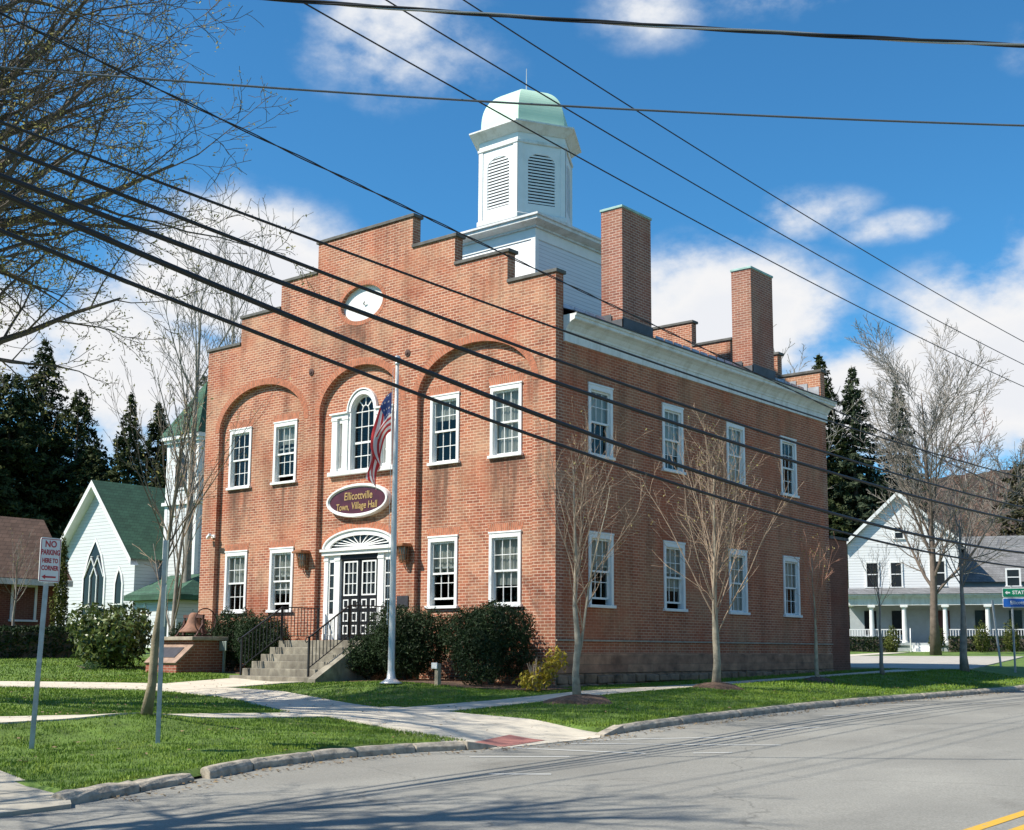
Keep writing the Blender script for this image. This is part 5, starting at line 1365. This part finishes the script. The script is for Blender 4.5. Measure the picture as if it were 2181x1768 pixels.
# right wing
wz = [(4.6, HZ-.6), (4.6, 4.9), (7.6, 7.75), (10.8, 4.9), (10.8, HZ-.6)]
m = MB(HM); m.tess([wz], lambda b, z: (13.6, b, z)); m.poly([(6.953, 4.6, HZ-.6), (13.6, 4.6, HZ-.6), (13.6, 4.6, 4.9), (6.953, 4.6, 4.9)]); m.poly([(7.2, b0+.0, .7), (13.2, b0+.0, .7), (13.2, b0, 4.1), (7.2, b0, 4.1)]); m.build('wing_wall', PORCHG, hs)
m = MB(HM); m.poly([(6.953, 4.2, 4.62), (14, 4.2, 4.62), (14, 7.6, 7.85), (6.953, 7.6, 7.85)]); m.poly([(6.953, 11.2, 4.62), (14, 11.2, 4.62), (14, 7.6, 7.85), (6.953, 7.6, 7.85)]); m.build('wing_roof', SHGY, hs)
hwin(9.6, 4.35, .7, .9, b0, hs)

# ------------------------------------------------------------------ white church on the left
ch = thing('church', (-39.2, 16, .35), 'small white clapboard church with green roof, pointed windows and square tower', 'church')
CY = 11.6; cz0 = -.4; ax, al, ar = -38.45, -42.1, -34.8
m = MB(); gp2 = [(al+.2, cz0), (ar-.2, cz0), (ar-.2, 4.75), (ax, 8.40), (al+.2, 4.75)]
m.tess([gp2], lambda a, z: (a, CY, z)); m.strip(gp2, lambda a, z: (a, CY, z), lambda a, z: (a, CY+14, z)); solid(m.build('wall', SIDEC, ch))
m = MB()
for xb in (al-.12, ar+.12):
    zb = 4.46; m.poly([(ax, CY-.45, 8.60), (xb, CY-.45, zb), (xb, CY+14.2, zb), (ax, CY+14.2, 8.60)])
crf = m.build('roof', SHGR, ch)
m = MB()
for xb in (al-.12, ar+.12):
    m.poly([(ax, CY-.47, 8.59), (xb, CY-.47, 4.45), (xb, CY-.47, 4.15), (ax, CY-.47, 8.25)]); m.poly([(ax, CY-.47, 8.25), (xb, CY-.47, 4.15), (xb, CY-.0, 4.15), (ax, CY-.0, 8.25)])
m.build('bargeboard', WHITE, crf)
def lancet(c, w_, z0, zs, zt, y=CY, d=.06, par=ch, name='window'):
    m = MB(); P_ = [(c-w_/2, z0), (c+w_/2, z0), (c+w_/2, zs), (c+w_*.28, zs+(zt-zs)*.6), (c, zt), (c-w_*.28, zs+(zt-zs)*.6), (c-w_/2, zs)]
    Q = [(c-w_/2-.11, z0-.11), (c+w_/2+.11, z0-.11), (c+w_/2+.11, zs), (c+w_*.28+.11, zs+(zt-zs)*.6+.05), (c, zt+.18), (c-w_*.28-.11, zs+(zt-zs)*.6+.05), (c-w_/2-.11, zs)]
    m.tess([Q, P_], lambda a, z: (a, y-d, z)); m.strip(Q, lambda a, z: (a, y-d, z), lambda a, z: (a, y, z)); wi = m.build(name, WHITE, par)
    p = MB(); p.tess([P_], lambda a, z: (a, y-.02, z)); p.build('pane', DGLASS, wi); return wi
wi = lancet(-38.45, 1.8, 1.15, 3.7, 5.5)
m = MB()
for x in (-38.75, -38.15): m.bar((x, CY-.05, 1.15), (x, CY-.05, 3.8), .08, .05)
m.bar((-39.35, CY-.05, 2.2), (-37.55, CY-.05, 2.2), .05, .05)
for s in (-1, 1):
    for x in (-38.45-.88*s, -38.45-.30*s): m.bar((x, CY-.05, 3.7), (x+s*.62, CY-.05, 4.75), .07, .05)
m.build('tracery', WHITE, wi)
wi = lancet(-36.25, .54, 1.1, 3.3, 4.0); m = MB(); m.bar((-36.52, CY-.05, 2.3), (-35.98, CY-.05, 2.3), .05, .05); m.build('tracery', WHITE, wi)
# tower
tx0, tx1, ty0, ty1 = -40.1, -36.7, 15.8, 19.2
tx0, tx1, ty0, ty1 = -34.75, -32.2, 13.0, 15.5
m = MB(); m.box(tx0, tx1, ty0, ty1, cz0, 10.4); tw = m.build('tower', SIDEC, ch)
m = MB()
for z in (7.15, 10.25): m.box(tx0-.14, tx1+.14, ty0-.14, ty1+.14, z, z+.16)
for x, y in ((tx0, ty0), (tx1, ty0), (tx1, ty1)): m.box(x-.02-(.18 if x == tx1 else 0), x+.02+(.18 if x == tx0 else 0), y-.02-(.18 if y == ty1 else 0), y+.02+(.18 if y == ty0 else 0), cz0, 10.25)
m.box(tx0-.25, tx1+.25, ty0-.25, ty1+.25, 10.41, 10.62); m.build('trim', WHITE, tw)
m = MB(); tcx, tcy = (tx0+tx1)/2, (ty0+ty1)/2; rr = [(-.4, 10.625, 1.0), (.9, 12.0, .52), (1.2, 13.5, .02)]
for (a, z, k), (a2, z2, k2) in zip(rr, rr[1:]):
    hx, hy = (tx1-tx0)/2+.3, (ty1-ty0)/2+.3
    A = [(tcx-hx*k, tcy-hy*k, z), (tcx+hx*k, tcy-hy*k, z), (tcx+hx*k, tcy+hy*k, z), (tcx-hx*k, tcy+hy*k, z)]; B = [(tcx-hx*k2, tcy-hy*k2, z2), (tcx+hx*k2, tcy-hy*k2, z2), (tcx+hx*k2, tcy+hy*k2, z2), (tcx-hx*k2, tcy+hy*k2, z2)]
    for i in range(4): j = (i+1) % 4; m.poly([A[i], A[j], B[j], B[i]])
m.build('spire', SHGR, tw)
lancet(tcx, 1.0, 8.0, 9.1, 9.85, ty0, .05, tw, 'belfry_opening')
# entrance porch of the church
m = MB(); m.box(-34.3, -30.9, 11.2, 12.98, cz0, 2.4); pc = m.build('porch', SIDEC, ch)
m = MB(); m.poly([(-34.59, 10.8, 2.65), (-30.5, 10.8, 2.65), (-31.6, 12.97, 3.7), (-34.0, 12.97, 3.7)]); m.poly([(-30.5, 10.8, 2.65), (-30.5, 12.97, 2.65), (-31.6, 12.97, 3.7)]); m.poly([(-34.59, 10.8, 2.65), (-34.59, 12.97, 2.65), (-34.0, 12.97, 3.7)]); m.box(-34.59, -30.5, 10.8, 12.97, 2.40, 2.64)
m.build('porch_roof', SHGR, pc)
lancet(-33.4, .55, .2, 1.5, 2.1, 11.2, .04, pc); lancet(-31.8, .55, .2, 1.5, 2.1, 11.2, .04, pc)

# ------------------------------------------------------------------ low brick house
lh = thing('brick_house', (-28, -4, -.1), 'low dark brick house with brown shingled roof at the left edge', 'house')
m = MB(); pf = [(-26.2, -.6), (-26.2, 2.75), (-28.1, 5.0), (-30.4, 2.75), (-30.4, -.6)]
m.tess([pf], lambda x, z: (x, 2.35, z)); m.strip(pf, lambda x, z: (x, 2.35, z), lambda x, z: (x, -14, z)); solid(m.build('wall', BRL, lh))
m = MB(); m.poly([(-25.75, 2.75, 2.72), (-28.1, 2.75, 5.22), (-28.1, -14.2, 5.22), (-25.75, -14.2, 2.72)]); m.poly([(-30.8, 2.75, 2.72), (-28.1, 2.75, 5.22), (-28.1, -14.2, 5.22), (-30.8, -14.2, 2.72)]); lr = m.build('roof', SHBR, lh)
m = MB(); m.box(-25.80, -25.70, -14.2, 2.75, 2.48, 2.70); m.box(-26.2, -25.80, -14.2, 2.75, 2.60, 2.66); m.build('gutter_board', WHITED, lr)
for y in (1.05, -4.5):
    sash_window(lh, frame((-26.2, y, 1.12), (0, 1, 0), (1, 0, 0)), 1.05, 1.42, curtain=2, name='window')

# ------------------------------------------------------------------ signs
def upost(name, x, y, z0, h, lean, label, cat, w_=.055):
    t = thing(name, (x, y, z0), label, cat); m = MB()
    a = Vector((x, y, z0-.15)); b = Vector((x+lean[0], y+lean[1], z0+h))
    rt = Vector((.55, .83, 0)).normalized(); fw = Vector((.83, -.55, 0))
    m.bar(a, b, w_*.9, .012, up=tuple(fw)); 
    for s in (-1, 1): m.bar(a+rt*(s*w_*.45)-fw*.012, b+rt*(s*w_*.45)-fw*.012, .012, .03, up=tuple(fw))
    m.build('post', STEEL, t); return t, b
x, y = 3.76, -15.45; z = g(x, y)
t, b = upost('parking_sign', x, y, z, 2.60, (.05, .06), 'white and red no parking sign on a steel post on the left lawn', 'sign')
rt = Vector((-.10, .995, 0)).normalized(); ot = Vector((.995, .10, 0)).normalized()
so = Vector((x+.05, y+.06, z+2.36))
M = frame(so+ot*.025, rt, ot)
def plate(Mx, w_, h_, mat, parent, name='panel', r=.035):
    m = MB(Mx); P_ = []
    for sx, sz, a0 in ((1, 1, 0), (-1, 1, 90), (-1, -1, 180), (1, -1, 270)):
        for k in range(5): a = radians(a0+k*22.5); P_.append((sx*(w_/2-r)+r*cos(a), sz*(h_/2-r)+r*sin(a)))
    m.tess([P_], lambda a, c: (a, .004, c)); m.tess([P_], lambda a, c: (a, -.004, c)); m.strip(P_, lambda a, c: (a, -.004, c), lambda a, c: (a, .004, c)); return solid(m.build(name, mat, parent)), P_
plate(M, .305, .57, SIGNW, t)
m = MB(M)
for x0, x1, z0, z1 in ((-.142, .142, .262, .270), (-.142, .142, -.270, -.262), (-.142, -.135, -.262, .262), (.135, .142, -.262, .262)): m.box(x0, x1, .0045, .006, z0, z1)
m.bar((-.085, .0055, -.215), (.095, .0055, -.215), .002, .022); m.poly([(-.115, .006, -.215), (-.06, .006, -.185), (-.06, .006, -.245)])
m.build('border', SIGNR, t)
for s, zz, sz, sx in (('NO', .20, .115, .95), ('PARKING', .095, .092, .72), ('HERE TO', -.01, .078, .74), ('CORNER', -.105, .082, .76)):
    text_mesh('lettering', s, sz, SIGNR, t, text_frame(so+ot*.0305+Vector((0, 0, zz)), rt, ot), sx, 0, .001, .003)
x, y = 4.06, -13.81; z = g(x, y)
t, b = upost('street_post', x, y, z, 2.72, (-.03, .0), 'grey steel post with two edge-on sign plates beside the leaning young tree', 'sign')
n2 = Vector((.52, .855, 0)).normalized(); r2 = Vector((.855, -.52, 0)).normalized()
for zz, hh in ((2.43, .58), (1.83, .56)):
    Mx = frame((x-.02, y+.03, z+zz), -r2, n2); plate(Mx, .30, hh, SIGNBACK, t, 'panel')
# direction signs at the right edge
x, y = 4.28, 19.67; z = g(x, y)
t = thing('direction_sign', (x, y, z), 'green and blue direction boards on one post at the right edge', 'sign')
rt = Vector((.90, .43, 0)).normalized(); ot = Vector((.43, -.90, 0)).normalized()
m = MB(); m.bar((x, y, z-.2), (x, y, z+2.92), .07, .05); m.build('post', STEEL, t)
for zz, mat, txt, nm in ((2.68, SIGNG, 'STATE', 'green_board'), (2.34, SIGNB, 'Ellicottville', 'blue_board')):
    o_ = Vector((x, y, z+zz))+rt*.45+ot*.05; Mx = frame(o_, rt, ot)
    plate(Mx, 1.5, .32, SIGNW, t, nm+'_edge', .04); p_, _ = plate(frame(o_+ot*.006, rt, ot), 1.46, .28, mat, t, nm, .035)
    text_mesh('lettering', txt, .17 if mat is SIGNG else .165, SIGNW, t, text_frame(o_+ot*.013-rt*(.20 if mat is SIGNG else .17), rt, ot), .95, 0, .002, .003)
    if mat is SIGNG:
        m = MB(frame(o_+ot*.013, rt, ot)); m.box(-.60, -.50, -.001, .002, -.022, .022); m.poly([(-.67, .002, 0), (-.59, .002, .065), (-.59, .002, -.065)]); m.build('arrow', SIGNW, t)
x, y = 2.78, 22.73; z = g(x, y)
t, b = upost('leaning_post', x, y, z, 2.4, (-.18, -.09), 'thin leaning steel post just left of the direction boards', 'post', .07)

# ------------------------------------------------------------------ overhead lines
YA, YB = -28., 40.
def cable(name, f, r, label, mat=CABLE, x0=5.0, ya=YA, yb=YB, n=60, twist=0., seg=6, group='overhead cables along the street'):
    m = MB(); yy = np.linspace(ya, yb, n)
    pts = [Vector((x0, y, f(y))) for y in yy]
    if twist:
        for ph in (0, pi):
            m.tube([p+Vector((cos(y*twist+ph), 0, sin(y*twist+ph)))*r for p, y in zip(pts, yy)], r*.75, 5)
    else: m.tube(pts, r, seg)
    o = m.build(name, mat, None, tuple(pts[n//2]), smooth=True); tag(o, label, 'cable', group); return o
cable('overhead_cable', lambda y: 8.7e-4*y*y-9.35e-3*y+5.825, .019, 'thin black cable, uppermost of the five steep ones across the front wall')
cable('overhead_cable', lambda y: 1.17e-3*y*y-.0297*y+5.092, .027, 'black cable second from the top of the five across the front wall')
cable('overhead_cable', lambda y: 1.29e-3*y*y-.0339*y+4.642, .036, 'thick black cable in the middle of the five across the front wall')
cable('overhead_cable', lambda y: 2.26e-3*y*y-.0592*y+3.726, .040, 'thickest black cable, second lowest of the five across the front wall')
cable('overhead_cable', lambda y: 2.07e-3*y*y-.0599*y+3.325, .029, 'lowest black cable across the front wall and side windows')
cable('service_cable', lambda y: 6.44-.062*y+2e-4*y*y, .013, 'twisted service cable crossing the gable step and the chimney foot', twist=3.2, n=260)
cable('power_line', lambda y: 9.25-.02*y+.0009*y*y, .013, 'thin power line lowest of three in the upper sky, crossing the cupola', group='power lines in the upper sky')
cable('power_line', lambda y: 10.07-.021*y+.0009*y*y, .013, 'middle thin power line of three in the upper sky', group='power lines in the upper sky')
cable('power_line', lambda y: 10.92-.0213*y+.00087*y*y, .013, 'highest thin power line of three in the upper sky', group='power lines in the upper sky')
def span(name, a, b, ext, sag, r, label, mats, tw=0., n=90):
    a = Vector(a); b = Vector(b); d = b-a; A = a-d*ext; B = b+d*ext; m = MB(); P_ = []
    for i in range(n+1):
        f = i/n; p = A.lerp(B, f); k = f*(1+2*ext)-ext; p.z -= sag*4*k*(1-k); P_.append(p)
    if tw:
        side_ = d.cross(Vector((0, 0, 1))).normalized()
        for j, ph in enumerate((0, 2.1, 4.2)):
            m.tube([p+(side_*cos(i*tw+ph)+Vector((0, 0, 1))*sin(i*tw+ph))*r*.9 for i, p in enumerate(P_)], r*.8, 6, j % len(mats))
    else: m.tube(P_, r, 6)
    o = m.build(name, mats, None, tuple(P_[n//2]), smooth=True); tag(o, label, 'cable')
span('twisted_cable', (7.126, -14.563, 8.091), (14.456, -9.666, 7.117), 1.1, .035, .017, 'thick twisted cable with bare metal strand across the top of the sky', [CABLE, CABLEA, CABLE], .42, 130)
span('street_wire', (-.87, -14.10, 9.80), (12.38, -2.98, 8.96), .5, .12, .018, 'single nearly level wire crossing the copper dome', [simple('grey_wire', (.10, .11, .12), .35, .2, 2.)])
# small far wires by the white house
span('house_wire', (-14., 44., 6.4), (3.4, 22., 3.9), .2, .15, .012, 'pale thin wire running toward the white house', [CABLEA])
for y, lab in ((-28., 'wooden utility pole carrying the cables, left of the photo'), (40., 'wooden utility pole carrying the cables, right of the photo')):
    z = float(gl([5.0], [y])[0]); t = thing('utility_pole', (5.0, y, z), lab, 'utility pole', 'poles along the street')
    hh = 12.6 if y < 0 else 12.4
    m = MB(); m.tube([(5, y, z-.2), (5, y, z+6), (5, y, z+hh)], [.16, .13, .10], 10); m.build('mast', POLEW, t)
    m = MB(); m.bar((5-1.1, y, z+hh-.35), (5+1.1, y, z+hh-.35), .1, .12); m.build('crossarm', POLEW, t)
    for xx in (4.0, 5.0, 6.0):
        m = MB(); m.lathe((xx, y, z+hh-.28), [(.03, 0), (.05, .03), (.03, .08), (.05, .11), (.02, .16)], 8); m.build('insulator', SIGNBACK, t)

# ------------------------------------------------------------------ camera
W_, H_ = 2181., 1768.
yaw, pitch, roll = .682483230, .144325937, .00433779
fwd = Vector((-sin(yaw)*cos(pitch), cos(yaw)*cos(pitch), sin(pitch))); rr_ = Vector((cos(yaw), sin(yaw), 0)); up_ = rr_.cross(fwd)
r2 = rr_*cos(roll)+up_*sin(roll); u2 = -rr_*sin(roll)+up_*cos(roll)
cam = bpy.data.cameras.new('camera'); co = bpy.data.objects.new('camera', cam); COL.objects.link(co)
co.matrix_world = Matrix(((r2.x, u2.x, -fwd.x, 18.75627), (r2.y, u2.y, -fwd.y, -24.03614), (r2.z, u2.z, -fwd.z, .10814), (0, 0, 0, 1)))
cam.sensor_fit = 'HORIZONTAL'; cam.sensor_width = 36; cam.lens = 2691.97/W_*36
cam.shift_x = -(1130.273-W_/2)/W_; cam.shift_y = (995.781-H_/2)/W_
cam.clip_end = 4000; cam.clip_start = .1
scene.camera = co
# ------------------------------------------------------------------ sun and sky
AZ, EL = radians(33), radians(47)
S = Vector((-sin(AZ)*cos(EL), -cos(AZ)*cos(EL), sin(EL)))
sun = bpy.data.lights.new('sun', 'SUN'); sun.energy = 5.0; sun.angle = radians(.53); sun.color = (1., .94, .83)
so_ = bpy.data.objects.new('sun', sun); COL.objects.link(so_); so_.rotation_euler = S.to_track_quat('Z', 'Y').to_euler(); so_.location = (0, -40, 60)
wd = bpy.data.worlds.new('World'); scene.world = wd; wd.use_nodes = True; t = wd.node_tree; t.nodes.clear()
sky = N(t, 'ShaderNodeTexSky', sky_type='NISHITA'); sky.sun_disc = False; sky.sun_elevation = EL; sky.sun_rotation = atan2(S.x, S.y); sky.altitude = 450; sky.air_density = 1.; sky.dust_density = .25; sky.ozone_density = 2.2
tc = N(t, 'ShaderNodeTexCoord'); gen = tc.outputs['Generated']
sp = N(t, 'ShaderNodeSeparateXYZ'); t.links.new(gen, sp.inputs[0])
az = mth(t, 'MULTIPLY', mth(t, 'ARCTAN2', sp.outputs[0], sp.outputs[1]), 180/pi)
el = mth(t, 'MULTIPLY', mth(t, 'ARCSINE', sp.outputs[2]), 180/pi)
wv = N(t, 'ShaderNodeTexNoise'); inp(wv, 'Scale', 9.); inp(wv, 'Detail', 7.); inp(wv, 'Roughness', .58)
t.links.new(mapping(t, gen, (1, 1, 1.7)), wv.inputs['Vector'])
wv2 = N(t, 'ShaderNodeTexNoise'); inp(wv2, 'Scale', 26.); inp(wv2, 'Detail', 6.); inp(wv2, 'Roughness', .6)
t.links.new(mapping(t, gen, (1, 1, 1.5), loc=(3, 1, 2)), wv2.inputs['Vector'])
# cumulus banks: azimuth, elevation, half widths (degrees), density
CL_ = [(-46, 27.2, 5.6, 3.6, .52), (-43.6, 26.2, 4.4, 2.9, .38), (-52.6, 16.6, 5.2, 3.1, 1.1), (-57.5, 12.4, 4.2, 3.6, 1.1), (-64, 13.2, 4.5, 3., 1.0), (-55, 15.6, 3.4, 2.4, .95), (-30.6, 14.8, 5.6, 3.3, 1.05), (-27.8, 16.6, 3.2, 1.4, .55), (-26.4, 19.2, 3.6, 1.3, .55), (-22.6, 18.4, 4.0, .9, .46), (-16.5, 12.2, 7.2, 4.4, 1.15), (-24.5, 11.0, 4.6, 2.4, 1.05), (-13, 16, 5, 3, 1.1), (-33.2, 28.2, 4.0, 2.0, .46), (-27.6, 28.6, 6., 1.5, .46), (-16.9, 25, 1.8, 1.6, .3), (-50.2, 18.2, 2.2, 1.2, .5), (-100, 20, 14, 6, 1.), (60, 22, 18, 6, 1.), (130, 25, 20, 7, 1.), (-150, 30, 14, 6, .8), (20, 15, 12, 4, 1.)]
tot = None
for a, e, ra, re, k in CL_:
    dx = mth(t, 'MULTIPLY', mth(t, 'SUBTRACT', az, a), 1/ra); dy = mth(t, 'MULTIPLY', mth(t, 'SUBTRACT', el, e), 1/re)
    q = mth(t, 'MULTIPLY', mth(t, 'EXPONENT', mth(t, 'MULTIPLY', mth(t, 'MULTIPLY_ADD', dx, dx, mth(t, 'MULTIPLY', dy, dy)), -1.)), k)
    tot = q if tot is None else mth(t, 'MAXIMUM', tot, q)
nz = mth(t, 'ADD', mth(t, 'MULTIPLY', mth(t, 'SUBTRACT', wv.outputs['Fac'], .5), 1.45), mth(t, 'MULTIPLY', mth(t, 'SUBTRACT', wv2.outputs['Fac'], .5), .5))
dens = mth(t, 'ADD', tot, mth(t, 'MULTIPLY', nz, mth(t, 'MINIMUM', mth(t, 'MULTIPLY', tot, 2.2), 1.)))
mask = N(t, 'ShaderNodeMapRange', interpolation_type='SMOOTHSTEP'); t.links.new(dens, mask.inputs[0]); inp(mask, 1, .18); inp(mask, 2, .66)
shade = ramp(t, dens, [(.35, (.80, .87, .96)), (.75, (1., 1., 1.)), (1., (.93, .95, .985))])
cloud = N(t, 'ShaderNodeMix', data_type='RGBA', blend_type='MULTIPLY'); cloud.inputs[0].default_value = 1.; cloud.inputs[7].default_value = (4.4, 4.4, 4.45, 1)
t.links.new(shade, cloud.inputs[6])
tint = N(t, 'ShaderNodeMix', data_type='RGBA', blend_type='MULTIPLY'); tint.inputs[0].default_value = 1.; tint.inputs[7].default_value = (.25, .62, .80, 1)
t.links.new(sky.outputs[0], tint.inputs[6])
mx = N(t, 'ShaderNodeMix', data_type='RGBA'); t.links.new(mask.outputs[0], mx.inputs[0]); t.links.new(tint.outputs[2], mx.inputs[6]); t.links.new(cloud.outputs[2], mx.inputs[7])
bg = N(t, 'ShaderNodeBackground'); inp(bg, 'Strength', .148); t.links.new(mx.outputs[2], bg.inputs[0])
wo = N(t, 'ShaderNodeOutputWorld'); t.links.new(bg.outputs[0], wo.inputs[0])
# ------------------------------------------------------------------ view
scene.view_settings.view_transform = 'Standard'; scene.view_settings.look = 'None'; scene.view_settings.exposure = .5; scene.view_settings.gamma = 1.
try:
    scene.cycles.max_bounces = 8; scene.cycles.transparent_max_bounces = 16; scene.cycles.use_denoising = True
    scene.cycles.caustics_reflective = False; scene.cycles.caustics_refractive = False
except Exception: pass
